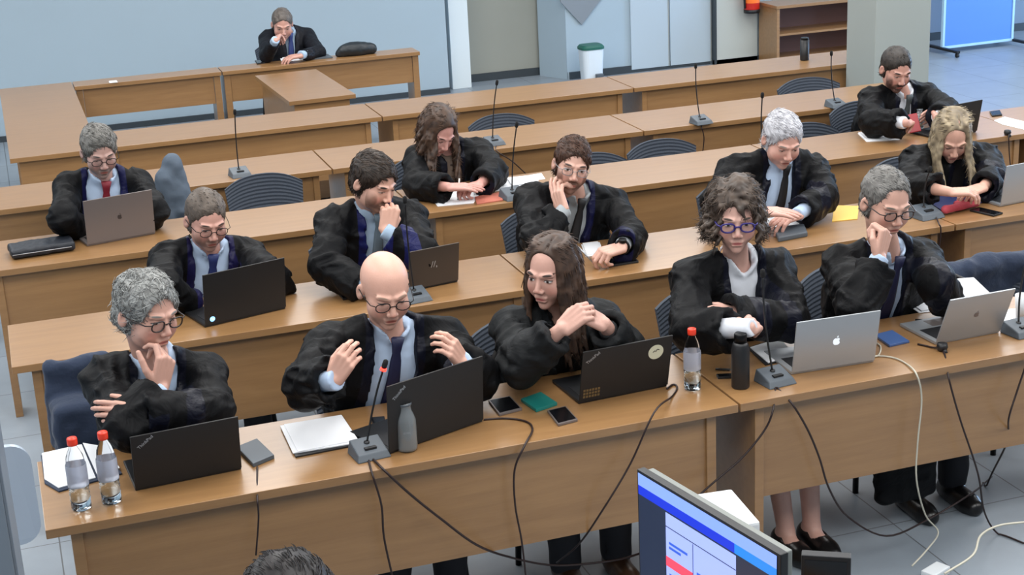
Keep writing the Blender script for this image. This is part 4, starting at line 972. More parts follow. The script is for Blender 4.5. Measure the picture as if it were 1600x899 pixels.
M['carafe'] = plain('carafe_glass', (.75, .82, .86, 1), .06, trans=.8)
# microphones
def mic(base, tip, dy, label, lit=False, bend=.012, s=1.0, rz=.12, cover=True):
    b = onz(base[0], base[1], .77); r = empty('desk_microphone', (b.x, b.y, .7505), rz, label, 'microphone', None)
    bm = bmesh.new(); P = [(-.058, -.05, 0), (.058, -.05, 0), (.058, .055, 0), (-.058, .055, 0), (-.05, -.036, .022), (.05, -.036, .022), (.05, .05, .046), (-.05, .05, .046)]
    vs = [bm.verts.new(V(*p)*s) for p in P]
    for f in ((0, 3, 2, 1), (4, 5, 6, 7), (0, 1, 5, 4), (1, 2, 6, 5), (2, 3, 7, 6), (3, 0, 4, 7)): bm.faces.new([vs[i] for i in f])
    bo = fin(bm, 'base', M['grey'], r, bevel=.004)
    box('button', (-.02*s, -.02*s, .026*s), (.02*s, -.004*s, .034*s), M['black'], bo, bevel=.001)
    inv = Matrix.Rotation(-rz, 4, 'Z') @ Matrix.Translation((-b.x, -b.y, -.7505))
    T = inv @ ony(tip[0], tip[1], b.y+dy); S_ = V(0, .02*s, .034*s); d = T-S_
    P = catmull([S_, S_+d*.35+V(0, bend, 0), S_+d*.7+V(0, bend, 0), T], 6)
    tube('gooseneck', P, .0036, M['black'], r); lathe('socket', [(0, 0), (.011, 0), (.009, .012), (0, .012)], M['black'], r, 14, loc=S_-V(0, 0, .004))
    u = (P[-1]-P[-3]).normalized(); tube('foam_head', [T-u*.006, T-u*.002, T+u*.012, T+u*.024, T+u*.028], [.004, .0085, .0095, .008, .002], M['foam'], r, 12)
    if lit:
        rg = tube('light_ring', [T-u*.012, T-u*.004], .0102, M['redled'], r, 16); rg['label'] = 'lit red ring'
    return r
mic((577, 703), (600, 574), .03, 'front row microphone with a lit red ring before the bald person', True)
mic((1212, 590), (1192, 432), .05, 'front row microphone beside the black flask')
mic((1597, 514), (1606, 400), .05, 'front row microphone cut off by the right edge')
mic((1448, 333), (1452, 268), .02, 'second row microphone beside the red pouch', s=1.15)
mic((375, 270), (367, 178), -.02, 'fourth row microphone at the left, above the empty ribbed chair')
mic((772, 221), (776, 132), .0, 'fourth row microphone right of the person writing with wavy dark hair')
mic((1096, 188), (1087, 106), .0, 'fourth row microphone standing alone in the middle of its desk')
mic((1307, 162), (1299, 86), .0, 'fourth row microphone beside the person with the red phone')
mic((803, 304), (807, 198), .0, 'third row microphone beside the scattered papers', s=1.1)
mic((650, 462), (633, 316), -.02, 'second row microphone standing behind the bald person')
mic((1196, 262), (1191, 152), .0, 'third row microphone behind the person with white hair')

# bottles, flask, cup
def bottle(px, py, h, r, label, cap='red', water=.0, label_band=True, z=.7505, name='water_bottle'):
    p = onz(px, py, .75); b = empty(name, (p.x, p.y, z), 0, label, 'bottle'); R = r
    prof = [(0, .002), (R*.7, .0), (R*.95, .004), (R, .014)]
    if cap == 'red':
        for i in range(5): zz = .02+i*(h*.08); prof += [(R, zz), (R*.93, zz+h*.03), (R, zz+h*.06)]
        prof += [(R, h*.5), (R*.96, h*.62), (R*.8, h*.76), (R*.42, h*.87), (R*.36, h*.90), (R*.36, h*.93), (0, h*.93)]
    else: prof += [(R*1.0, h*.5), (R*.97, h*.62), (R*.8, h*.72), (R*.62, h*.80), (R*.60, h*.88), (R*.66, h*.9), (R*.66, h*.93), (0, h*.93)]
    lathe('bottle_body', prof, M['pet'] if cap == 'red' else M['carafe'], b)
    if cap == 'red':
        lathe('cap', [(0, 0), (R*.48, 0), (R*.5, h*.02), (R*.5, h*.085), (R*.46, h*.1), (0, h*.1)], M['red'], b, loc=(0, 0, h*.905))['label'] = 'red screw cap'
        if label_band: lathe('paper_label', [(R*1.015, h*.34), (R*1.015, h*.60), (R*.985, h*.64)], plain('label_film', srgb(196, 200, 214), .4, trans=.55), b)
        lathe('water', [(0, .006), (R*.88, .008), (R*.88, h*.3), (0, h*.3)], M['water'], b)
    else:
        lathe('water', [(0, .006), (R*.93, .008), (R*.94, h*water), (0, h*water)], M['water'], b)
        lathe('rim', [(R*.62, 0), (R*.68, 0), (R*.68, h*.03), (R*.62, h*.03)], M['grey'], b, loc=(0, 0, h*.91))
    return b
bottle(128, 795, .235, .0315, 'clear water bottle with red cap, left one of the pair on the white papers')
bottle(175, 785, .235, .0315, 'clear water bottle with red cap, the one of the pair nearer to the black laptop')
bottle(1082, 608, .225, .0305, 'clear water bottle with red cap between the stickered laptop and the black flask')
bottle(637, 703, .175, .034, 'clear glass carafe half full of water beside the lit microphone', cap='glass', water=.55, name='carafe')
bottle(1436, 203, .13, .026, 'small clear bottle in front of the person with the red phone', cap='glass', water=.3)
p = onz(1157, 605, .75); fl = empty('flask', (p.x, p.y, .7505), 0, 'matt black insulated flask beside the front row microphone', 'flask')
lathe('flask_body', [(0, 0), (.030, 0), (.032, .004), (.032, .14), (.028, .16), (.024, .168), (0, .168)], M['black'], fl); lathe('lid', [(0, 0), (.022, 0), (.0225, .03), (.019, .034), (0, .034)], M['blackmetal'], fl, loc=(0, 0, .168))
p = onz(654, 306, .75); cp = empty('paper_cup', (p.x, p.y, .7505), 0, 'white lidded paper cup beside the papers of the person writing', 'cup')
lathe('cup_body', [(0, 0), (.026, 0), (.036, .085), (.0, .085)], plain('cup_paper', srgb(206, 206, 190), .7), cp); lathe('cup_lid', [(0, 0), (.040, 0), (.040, .008), (.034, .018), (0, .018)], M['white'], cp, loc=(0, 0, .085))
p = onz(1598, 500, .75); cp = empty('white_cup', (p.x, p.y, .7505), 0, 'tall white cup cut off by the right edge of the front row', 'cup')
lathe('cup_body', [(0, 0), (.026, 0), (.034, .1), (.031, .1), (.024, .01), (0, .01)], M['white'], cp)
p = onz(1257, 94, .75); sp = empty('black_canister', (p.x, p.y, .7505), 0, 'slim black cylinder standing on the rearmost desk before the bookcase', 'canister')
lathe('canister_body', [(0, 0), (.031, 0), (.033, .006), (.033, .15), (.0, .15)], M['black'], sp); lathe('canister_lid', [(0, 0), (.029, 0), (.029, .016), (0, .016)], M['blackmetal'], sp, loc=(0, 0, .15))

# flat things given by their four corners on the desk
def flat(name, corners, h, mat, label, cat, group=None, z=.7505, parts=None, bevel=.0008):
    P = [onz(x, y, z) for x, y in corners]; c = sum(P, Vector())/len(P); c.z = z
    r = empty(name, c, 0, label, cat, group); r_ = prism(parts or 'sheet', [p-c for p in P], h, M[mat] if isinstance(mat, str) else mat, r, bevel=bevel); return r, P, c
def phone(corners, label, body='black', z=.7505, screen=True, h=.009, name='mobile_phone'):
    r, P, c = flat(name, corners, h, body, label, 'phone', parts='case', z=z, bevel=.002)
    if screen:
        m = sum(P, Vector())/4; prism('screen', [(m+(p-m)*.88)-c+V(0, 0, h) for p in P], .0006, M['screen_off'], r, bevel=0)
    return r
phone([(370, 704), (396, 731), (429, 717), (402, 691)], 'dark grey phone beside the left black laptop, cable hanging from it', 'grey', screen=False, h=.014)
phone([(763, 629), (780, 651), (816, 642), (797, 622)], 'grey-rimmed phone left of the teal case', 'alu_dark')
M['teal'] = plain('teal_case', srgb(20, 116, 108), .5); M['blue'] = plain('blue_case', srgb(66, 96, 150), .35)
phone([(814, 628), (838, 645), (871, 634), (845, 617)], 'phone face down in a teal green case', 'teal', screen=False, h=.012)
phone([(855, 645), (872, 667), (903, 659), (884, 638)], 'grey-rimmed phone between the teal case and the desk edge', 'alu_dark')
phone([(1366, 526), (1390, 543), (1421, 536), (1394, 519)], 'phone in a blue case between the two silver laptops', 'blue', screen=False)
phone([(578, 656), (592, 683), (607, 680), (601, 654)], 'dark phone half hidden by the black laptop of the bald person', 'black')
phone([(944, 408), (952, 418), (998, 411), (990, 403)], 'black phone on the second row desk before the person with the wristwatch', 'black')
phone([(528, 460), (536, 470), (556, 466), (548, 456)], 'small dark phone on the second row desk behind the bald person', 'black')
phone([(398, 96), (402, 101), (415, 99), (411, 95)], 'small dark phone lying on the rear counter', 'black')
phone([(1546, 176), (1550, 183), (1566, 181), (1562, 174)], 'small dark phone on the side table beside the black laptop', 'black')
phone([(1119, 588), (1122, 593), (1145, 592), (1144, 587)], 'thin dark device lying left of the black flask', 'black')
flat('glasses_case', [(1208, 362), (1216, 379), (1262, 370), (1256, 356)], .022, 'grey', 'dark grey glasses case before the person with white hair', 'case', parts='case', bevel=.006)
def stack(name, sheets, label, cat='papers', folder=None, group=None):
    P0 = [onz(x, y, .7505) for x, y in sheets[0]]; c = sum(P0, Vector())/len(P0); c.z = .7505; r = empty(name, c, 0, label, cat, group); z = 0
    for i, s in enumerate(sheets):
        P = [onz(x, y, .7505) for x, y in s]
        mt_ = M[folder] if folder and i == 0 else M['paper']; h = .005 if folder and i == 0 else .0025+.001*(i % 2)
        prism('folder' if folder and i == 0 else 'sheet', [p-c+V(0, 0, z) for p in P], h, mt_, r, bevel=.0005); z += h+.0002
    return r
stack('paper_stack', [[(64, 714), (70, 757), (92, 770), (191, 742), (165, 707), (128, 697)], [(66, 712), (70, 752), (92, 766), (150, 750), (128, 698)], [(130, 697), (152, 746), (188, 736), (160, 702)]], 'open white papers under the two capped water bottles at the left end', folder='navy')
stack('paper_stack', [[(440, 668), (462, 716), (564, 696), (534, 650)], [(438, 669), (458, 712), (556, 696), (530, 654)], [(444, 668), (466, 711), (560, 692), (534, 653)]], 'white sheets on a black folder left of the lit microphone', folder='black')
stack('paper_stack', [[(1168, 545), (1196, 572), (1245, 560), (1215, 530)], [(1172, 546), (1200, 570), (1243, 558), (1218, 532)]], 'white sheets on a folder between the flask and the silver laptop', folder='black')
stack('paper_stack', [[(1424, 481), (1436, 490), (1474, 486), (1462, 474)], [(1428, 479), (1440, 488), (1470, 483), (1456, 473)]], 'small pile of white notes before the person with the dark round glasses')
stack('paper_stack', [[(1562, 486), (1570, 505), (1600, 500), (1600, 481)]], 'white sheets beside the cup at the right edge of the front row')
stack('paper_stack', [[(908, 383), (915, 402), (944, 398), (937, 379)], [(910, 382), (917, 400), (942, 396), (934, 379)]], 'white sheet under the pen of the person with the wristwatch')
stack('paper_stack', [[(1186, 346), (1190, 362), (1258, 356), (1262, 343), (1230, 338)], [(1190, 345), (1194, 358), (1250, 354), (1254, 342), (1228, 337)]], 'white papers before the person with white hair')
stack('paper_stack', [[(1340, 209), (1354, 222), (1406, 219), (1388, 206)], [(1341, 208), (1355, 221), (1404, 217), (1386, 205)]], 'white pad lying alone before the person with the red phone')
stack('paper_stack', [[(668, 303), (684, 323), (740, 318), (752, 300), (712, 296)], [(682, 305), (684, 321), (738, 317), (742, 301)]], 'white sheets beside the paper cup on the third row')
stack('open_file', [[(738, 290), (752, 302), (800, 296), (846, 290), (836, 276), (790, 280)], [(744, 289), (756, 298), (794, 293), (786, 281)], [(792, 280), (800, 292), (838, 287), (830, 276)]], 'open file of white pages before the person with wavy dark hair', 'file')
flat('paper_folder', [(742, 309), (745, 320), (786, 314), (780, 302)], .006, plain('salmon_folder', srgb(186, 108, 90), .6), 'salmon pink folder at the edge of the third row desk', 'folder', parts='cover')
flat('sheet_of_paper', [(822, 275), (826, 284), (852, 280), (846, 271)], .002, 'paper', 'single white sheet partly under the arm of the person with thin round glasses', 'paper')
flat('envelope', [(1302, 331), (1300, 347), (1340, 343), (1342, 323), (1310, 322)], .004, plain('yellow_envelope', srgb(232, 190, 90), .6), 'yellow envelope on the second row desk', 'envelope', parts='cover')
stack('paper_stack', [[(438, 92), (440, 97), (474, 94), (470, 88)], [(441, 91), (443, 96), (470, 93), (468, 88)]], 'white papers on the rear counter before the person in the dark suit')
flat('notepad', [(476, 90), (480, 94), (520, 91), (512, 86)], .01, 'grey', 'flat grey notebook on the rear counter beside the bag', 'notebook', parts='cover')
flat('card', [(170, 127), (171, 130), (184, 129), (182, 126)], .003, 'paper', 'small white card lying on the left rear counter', 'card')
stack('paper_stack', [[(1553, 189), (1566, 195), (1600, 203), (1606, 192), (1570, 183)]], 'white papers on the side table at the right edge')
stack('paper_stack', [[(1446, 304), (1452, 316), (1492, 316), (1488, 304), (1470, 300)]], 'white sheet before the blonde person, beside the microphone')
flat('document_folder', [(1440, 312), (1470, 330), (1562, 312), (1540, 298), (1480, 306)], .008, plain('blue_folder', srgb(44, 54, 100), .5), 'blue document folder under the red pouch', 'folder', parts='cover', z=.7505)
stack('printed_leaflet', [[(1522, 300), (1532, 308), (1568, 304), (1560, 292)]], 'patterned blue and white leaflet beside the cut-off grey laptop', 'leaflet').location.z = .759
def blob(name, prims, h, mat, label, cat, disp=.004, f=30, parts='cover', group=None, keep=None):
    lo = np.min([p[1] for p in prims], 0)-.03; hi = np.max([p[2] for p in prims], 0)+.03; F_ = Field(lo, hi, h)
    for p in prims: F_.op(p, .02)
    F_.disp(lambda x, y, z: disp*(vnoise(x*f, y*f, z*f)+.5*vnoise(x*f*2.3, y*f*2.3, z*f*2.3)), .03)
    if keep is not None: F_.op(rbox((0, 8, keep-.5), (30, 30, .5), None, 0), 0, 's')
    P, Q = F_.mesh(); c = P.mean(0); c[2] = P[:, 2].min(); r = empty(name, tuple(c), 0, label, cat, group); link(parts, np_mesh(parts, P-c, Q), mat, r); return r
a, b = onz(1478, 328, .775), onz(1524, 318, .775)
pr = blob('pouch', [cone(a, b, .022, .018), cone((a+b)/2+V(0, .03, 0), b+V(-.02, .03, 0), .02, .018)], .005, plain('red_cloth', srgb(170, 62, 74), .85, bump=.5, bscale=50), 'crumpled red cloth pouch beside the second row microphone', 'pouch', keep=.7595)
a, b = onz(20, 402, .765), onz(112, 388, .765)
bag = blob('document_case', [rbox((a+b)/2+V(0, .07, .012), ((b-a).length/2+.012, .085, .022), np.array(Matrix.Rotation(math.atan2(b.y-a.y, b.x-a.x), 3, 'Z')), .015)], .006, plain('black_nylon', srgb(20, 26, 36), .55, bump=.4, bscale=60), 'flat black document case at the left end of the third row desk', 'case', keep=.7505, disp=.003)
tube('zip', [a-Vector(bag.location)+V(0, -.018, .012), b-Vector(bag.location)+V(0, -.018, .012)], .002, M['silver'], bag)
c = ony(556, 78, 12.33)
blob('briefcase', [ell((c.x, 12.34, .80), (.15, .07, .06)), cone((c.x-.14, 12.34, .775), (c.x+.13, 12.34, .79), .03, .045)], .008, plain('black_leather_bag', srgb(24, 32, 38), .5, bump=.4, bscale=30), 'black soft bag on the rear counter beside the person in the dark suit', 'bag', keep=.7505)
# pens
def pen(a, b, label, mat='black', z=.756, zb=None):
    A, B = onz(*a, z), onz(*b, zb or z); r = empty('pen', A, 0, label, 'pen'); tube('barrel', [V(0, 0, 0), (B-A)*.85], .0042, M[mat], r, 8); tube('tip', [(B-A)*.85, B-A], [.004, .0008], M['steel'], r, 8)
pen((1430, 500), (1462, 502), 'black pen between the silver laptops', z=.7552)
pen((1118, 577), (1144, 578), 'dark pen left of the black flask', z=.7552)
M['cream'] = plain('cream_pen', srgb(216, 212, 204), .4)
A = PINFO.get(7); 
if A: 
    q = A['A']['L']['seg'][1][1]; r = empty('pen', q, 0, 'silver pen held by the person with thin round glasses', 'pen'); tube('barrel', [V(-.06, .03, .075), V(.012, -.012, -.02)], .004, M['steel'], r)
A = PINFO.get(11)
if A:
    q = A['A']['L']['seg'][1][1]; r = empty('pen', q, 0, 'white pen held by the person with wavy dark hair', 'pen'); tube('barrel', [V(.02, .03, .09), V(-.008, -.008, -.02)], .004, M['cream'], r)
A = PINFO.get(12)
if A:
    q = (A['A']['R']['seg'][4][1]+A['A']['L']['seg'][4][1])/2; r = empty('mobile_phone', q, 0, 'red phone held upright in both hands beside the column', 'phone')
    box('case', (-.036, -.006, -.05), (.036, .006, .06), plain('red_phone_case', srgb(150, 26, 36), .4), r, bevel=.004, M4=Matrix.Rotation(-.5, 4, 'X') @ Matrix.Rotation(-.25, 4, 'Z')); box('screen', (-.032, .0062, -.046), (.032, .007, .056), M['screen_off'], r, bevel=0, M4=Matrix.Rotation(-.5, 4, 'X') @ Matrix.Rotation(-.25, 4, 'Z'))
A = PINFO.get(9)
if A:
    q = A['A']['R']['seg'][4][1]; r = empty('mobile_phone', (q.x+.03, q.y-.02, .7505), .3, 'dark phone under the fingers of the blonde person', 'phone')
    box('case', (-.035, -.07, 0), (.035, .07, .009), M['black'], r, bevel=.003); box('screen', (-.031, -.066, .009), (.031, .066, .0096), M['screen_off'], r, bevel=0)

# ------------------------------------------------------------------ chairs
def chair(x, y, rz, label, top=.82, name='office_chair', arms=False, w=.225, group='black four-legged chairs', mat='mesh', lean=.05):
    r = empty(name, (x, y, 0), rz, label, 'chair', group)
    box('seat', (-.225, -.22, .415), (.225, .20, .465), M['navy'], r, bevel=.018)
    bm = bmesh.new(); nx, nz = 14, 30; z0 = top-.30
    g = [[None]*(nz+1) for _ in range(nx+1)]; g2 = [[None]*(nz+1) for _ in range(nx+1)]
    for i in range(nx+1):
        for j in range(nz+1):
            u, t = i/nx*2-1, j/nz; ww = w*(1-.10*(1-t)); zz = z0+t*(.30-.055*abs(u)**2.5)
            yy = .235+lean*t-.05*u*u+(.003 if j % 2 else 0)
            g[i][j] = bm.verts.new((u*ww, yy, zz)); g2[i][j] = bm.verts.new((u*ww, yy+.018, zz))
    for i in range(nx):
        for j in range(nz):
            bm.faces.new((g[i][j], g[i+1][j], g[i+1][j+1], g[i][j+1])); bm.faces.new((g2[i][j], g2[i][j+1], g2[i+1][j+1], g2[i+1][j]))
    for i in range(nx): bm.faces.new((g[i][0], g2[i][0], g2[i+1][0], g[i+1][0])); bm.faces.new((g[i][nz], g[i+1][nz], g2[i+1][nz], g2[i][nz]))
    for j in range(nz): bm.faces.new((g[0][j], g[0][j+1], g2[0][j+1], g2[0][j])); bm.faces.new((g[nx][j], g2[nx][j], g2[nx][j+1], g[nx][j+1]))
    fin(bm, 'backrest', M[mat], r)
    for s in (-1, 1):
        tube('leg', [V(s*.19, -.19, .42), V(s*.215, -.23, 0)], .0125, M['blackmetal'], r); tube('leg', [V(s*.19, .17, .42), V(s*.215, .23, 0)], .0125, M['blackmetal'], r)
        tube('back_support', catmull([V(s*.17, .16, .43), V(s*.185, .235, .50), V(s*.19, .265, z0+.06)], 5), .011, M['blackmetal'], r)
        if arms: tube('armrest', [V(s*.23, .16, .45), V(s*.235, .17, .70), V(s*.235, .15, .715), V(s*.235, -.10, .715), V(s*.235, -.12, .70), V(s*.232, -.12, .46)], .011, M['blackmetal'], r)
    return r
who = ['the person with curly grey hair', 'the bald person', 'the person with clasped hands', 'the person with purple-framed glasses', 'the person with fist at the mouth in the front row', 'the person with the large black laptop',
 'the bearded person with the grey tie', 'the person leaning the cheek on one hand', 'the person with white hair', 'the blonde person', 'the person with the dark red tie', 'the person with wavy dark hair', 'the person with the red phone', 'the person in the dark suit', 'the person in the foreground']
for i, inf in PINFO.items():
    pl = inf['pel']; ch = chair(pl.x, pl.y+(-.06 if i == 14 else .03), PI if i == 14 else 0, 'dark chair on which %s sits' % who[i], top=.80, group='occupied chairs')
chair(1.30, 8.10, 0, 'empty chair with a ribbed blue-black back between the third and fourth rows at the left', top=.815, arms=False, w=.215, group='empty chairs')
chair(3.66, 8.02, .05, 'empty chair whose curved top shows right of the person with thin round glasses', top=.75, group='empty chairs')
chair(3.05, 9.22, 0, 'empty chair whose top shows behind the person with wavy dark hair', top=.75, group='empty chairs')
chair(5.28, 9.20, 0, 'empty chair behind the fourth row microphone near the column', top=.76, group='empty chairs', w=.24)
chair(4.60, 8.02, 0, 'empty chair whose top shows just behind the person with white hair', top=.74, group='empty chairs')
chair(3.20, 8.02, 0, 'empty chair whose top shows just behind the person with thin round glasses', top=.72, group='empty chairs')
chair(3.98, 5.35, .0, 'chair with armrests at the right end of the front row, a coat over it', top=.70, arms=True, group='empty chairs')
# garments over chairs
blob('draped_jacket', [rbox((.13, 5.53, .74), (.13, .03, .17), None, .03), rbox((.10, 5.44, .66), (.09, .06, .12), None, .03)], .010, M['navy'], 'navy jacket hung over the chair at the left end of the front row', 'jacket', disp=.012, f=12)
c1 = ony(265, 285, 8.32)
blob('draped_coat', [cone((c1.x+.03, 8.36, .94), (c1.x+.03, 8.36, .70), .05, .10), cone((c1.x-.02, 8.34, .86), (c1.x-.05, 8.33, .62), .06, .08)], .010, plain('blue_grey_cloth', srgb(78, 90, 104), .85, bump=.4, bscale=30), 'blue-grey coat heaped on the chair beside the person with the dark red tie', 'coat', disp=.01, f=14)
blob('draped_coat', [cone((3.72, 5.58, .655), (4.05, 5.60, .675), .045, .05), cone((4.0, 5.6, .67), (4.5, 5.62, .655), .05, .05), rbox((4.1, 5.6, .54), (.34, .035, .13), None, .03)], .010, M['navy'], 'dark blue coat laid over the chair backs at the right end of the front row', 'coat', disp=.014, f=11)
pp = [ony(1498, 438, 4.98), onz(1506, 490, .752), onz(1570, 480, .752), ony(1524, 436, 4.98)]
c = sum(pp, Vector())/4; r = empty('sheet_of_paper', c, 0, 'white sheets standing behind the rightmost silver laptop', 'paper')
bm = bmesh.new(); a = [bm.verts.new(p-c) for p in pp]; b = [bm.verts.new(p-c+V(0, .012, .003)) for p in pp]; bm.faces.new(a); bm.faces.new(b[::-1])
for i in range(4): bm.faces.new((a[i], a[(i+1) % 4], b[(i+1) % 4], b[i]))
fin(bm, 'sheet', M['paper'], r)

# ------------------------------------------------------------------ cables
def cable(pts, r, label, mat='cable', name='cable', cat='cable', n=6):
    P = []
    for k, x, y in pts: P.append(onz(x, y, .754) if k == 't' else ony(x, y, R1-.012) if k == 'h' else onz(x, y, .008) if k == 'f' else k*0 if False else ony(x, y, k))
    Q = catmull(P, n); Q = [V(q.x, q.y, max(q.z, r+.001)) for q in Q]; c = Q[0]; o = tube('cord', [q-c for q in Q], r, M[mat], None, 6); o.name = name; o.location = c; tag(o, label, cat)
cable([('t', 583, 718), ('h', 600, 735), ('h', 640, 772), ('h', 690, 812), ('h', 745, 852), (4.55, 800, 872), (4.6, 870, 884), (4.65, 960, 876), (4.7, 1010, 862)], .0042, 'thick black cable running from the lit microphone diagonally across the front panel')
cable([('t', 575, 716), ('h', 582, 742), ('h', 596, 790), ('h', 600, 840), ('h', 614, 905)], .0038, 'black cable hanging straight down below the lit microphone')
cable([('t', 402, 730), ('h', 402, 778), ('h', 404, 810), ('h', 400, 868)], .0032, 'thin dark cable hanging from the dark grey phone at the left')
cable([('t', 756, 656), ('t', 790, 654), ('t', 822, 659), ('t', 832, 672), ('h', 820, 696), ('h', 804, 735), ('h', 805, 790), ('h', 815, 845), ('h', 822, 905)], .0036, 'dark red charging cable from the laptop of the bald person over the desk edge', 'cable')
cable([('t', 1042, 608), ('t', 1052, 601), ('t', 1058, 606), ('t', 1050, 620), ('h', 1022, 645), ('h', 985, 725), ('h', 940, 800), (4.55, 905, 850), (4.7, 870, 880)], .0036, 'dark cable from the stickered laptop falling across the front panel')
cable([('t', 1212, 606), ('h', 1208, 640), ('h', 1195, 672), ('h', 1160, 715), ('h', 1120, 750), ('h', 1088, 778)], .0038, 'black cable looping left below the microphone beside the flask')
cable([('t', 1214, 606), ('h', 1238, 632), ('h', 1262, 672), ('h', 1280, 715), ('h', 1296, 765), (4.5, 1325, 808), (4.5, 1385, 838), (4.6, 1450, 812), (4.7, 1520, 770), (4.9, 1550, 745)], .0038, 'black cable running right below the microphone beside the flask to the floor')
cable([('t', 1355, 558), ('t', 1372, 556), ('t', 1376, 542), ('t', 1366, 534)], .0028, 'pale cable loop beside the blue phone', 'wcable')
cable([('t', 1362, 556), ('t', 1390, 558), ('t', 1412, 566), ('h', 1432, 585), ('h', 1440, 625), ('h', 1434, 690), ('h', 1432, 750), (4.5, 1446, 805), (4.5, 1466, 832), (4.4, 1448, 860), (4.35, 1425, 885)], .0032, 'white cable hanging over the front row desk at the right', 'wcable')
cable([('t', 1434, 538), ('t', 1452, 542), ('t', 1474, 550), ('h', 1482, 590), ('h', 1500, 655), ('h', 1528, 740), (4.5, 1538, 800), (4.5, 1560, 835), (4.4, 1600, 850)], .0038, 'black cable passing through the round plug at the edge of the rightmost desk')
cable([('t', 1608, 556), ('h', 1604, 568), ('h', 1588, 615), ('h', 1576, 655), (4.6, 1574, 690), (4.8, 1550, 740), (4.9, 1535, 775)], .0038, 'black cable hanging at the right edge of the front row')
cable([(4.2, 1605, 816), (4.2, 1560, 822), (4.2, 1532, 838), (4.15, 1520, 868), (4.1, 1476, 897)], .0042, 'white power cable lying on the floor at the lower right', 'wcable')
cable([('t', 1308, 166), (R4-.01, 1308, 176), (R4-.01, 1310, 196), (R4-.01, 1312, 214)], .0036, 'cable below the fourth row microphone near the column')
cable([('t', 1096, 188), (R4-.01, 1096, 198), (R4-.01, 1100, 215), (R4-.01, 1098, 238)], .0036, 'cable below the fourth row microphone in the middle')
cable([('t', 776, 226), (R4-.01, 776, 236), (R4-.01, 800, 252), (R4-.01, 822, 272)], .0036, 'cable below the fourth row microphone beside the person with wavy hair')
cable([('t', 1575, 209), (R3-.01, 1576, 214), (R3-.01, 1577, 240), (R3-.01, 1579, 262)], .0036, 'cable hanging from the small plug at the side table')
cable([('t', 1462, 338), (R2-.01, 1467, 350), (R2-.01, 1470, 360), (R2-.01, 1466, 400)], .0036, 'cable hanging below the second row microphone beside the red pouch')
def plug(p, label):
    r = empty('cable_plug', p, 0, label, 'plug'); lathe('plug_body', [(0, 0), (.017, .002), (.021, .014), (.018, .028), (0, .032)], M['black'], r); tube('collar', [V(0, -.004, .012), V(0, -.026, -.004)], .008, M['black'], r)
plug(onz(1472, 548, .751), 'round black plug at the edge of the front desk below the rightmost silver laptop')
plug(onz(1574, 211, .751), 'small black plug at the front edge of the side table')

# ------------------------------------------------------------------ foreground equipment
a, b = onz(995, 733, 1.2), onz(1220, 868, 1.2); ex = (b-a).normalized(); W_ = (b-a).length
mo = empty('computer_monitor', ((a+b)/2).to_tuple()[:2]+(.75,), math.atan2(ex.y, ex.x), 'widescreen monitor in the foreground showing a blue web page', 'monitor')
H_ = .32; zt = .45
box('housing', (-W_/2, 0, zt-H_), (W_/2, .022, zt), M['black'], mo, bevel=.003); box('rear_cover', (-W_/2+.01, .022, zt-H_+.01), (W_/2-.01, .042, zt-.004), plain('grey_rear', srgb(120, 124, 120), .5), mo, bevel=.004)
def em(c, s=1.0): return plain('lit_screen', c, .3, emit=c, es=s)
sc_ = box('screen', (-W_/2+.007, -.0012, zt-H_+.007), (W_/2-.012, .0, zt-.007), em(srgb(20, 30, 52)), mo, bevel=0)
x0, x1, zb, z1 = -W_/2+.007, W_/2-.012, zt-H_+.007, zt-.007; sw = x1-x0; sh_ = z1-zb
def pane(n, u0, v0, u1, v1, c, d=.0016, s=1.0): box(n, (x0+u0*sw, -d, z1-v1*sh_), (x0+u1*sw, -d+.0003, z1-v0*sh_), em(c, s), sc_, bevel=0)
pane('address_bar', 0, 0, 1, .105, srgb(112, 140, 214)); pane('blue_header', 0, .105, .72, .185, srgb(10, 40, 176)); pane('blue_header', .72, .105, 1, .185, srgb(20, 110, 190))
pane('page', .215, .20, .73, 1.0, srgb(136, 152, 212)); pane('page_line', .215, .315, .73, .322, srgb(20, 26, 52), .0022); pane('page_line', .42, .33, .424, 1.0, srgb(40, 50, 110), .0022)
pane('red_banner', .215, .58, .42, .665, srgb(196, 62, 84), .0022); pane('page_picture', .222, .80, .41, .99, srgb(70, 84, 120), .0022)
for v_, u0, u1 in ((.44, .24, .38), (.48, .24, .33), (.72, .24, .36), (.55, .45, .60), (.60, .45, .55), (.72, .45, .50), (.50, .62, .66)): pane('text_line', u0, v_, u1, v_+.022, srgb(44, 80, 180), .0022)
tube('stand', [V(0, .04, .0), V(0, .04, .25)], .018, M['black'], mo); box('stand_foot', (-.11, -.06, 0), (.11, .13, .012), M['black'], mo, bevel=.003)
pw = ony(1178, 838, 3.42); wb = empty('white_device', (pw.x-.02, 3.45, 0), -.1, 'corner of a white box-shaped device behind the foreground monitor', 'device'); box('casing', (-.22, -.02, 0), (.045, .2, .875), M['white'], wb, bevel=.008); box('slot', (-.18, -.0205, .74), (.0, -.0195, .76), M['grey'], wb, bevel=0)
pm = ony(1252, 868, 3.05); m2 = empty('equipment_case', (pm.x, pm.y, .0), -.55, 'black edge of an upright case at the bottom right of the lit monitor', 'case'); box('housing', (0, 0, .02), (.12, .03, pm.z), M['black'], m2, bevel=.003); box('front_panel', (.008, -.001, .03), (.11, .0, pm.z-.012), M['screen_off'], m2, bevel=0); box('foot', (.02, -.06, 0), (.10, .12, .02), M['black'], m2, bevel=.003)
ck = empty('clerk_desk', (1.2, 3.0, 0), 0, 'desk in the foreground below the frame carrying the monitor', 'desk')
box('tabletop', (-1.25, -.25, .72), (.50, .30, .7495), M['wood'], ck)
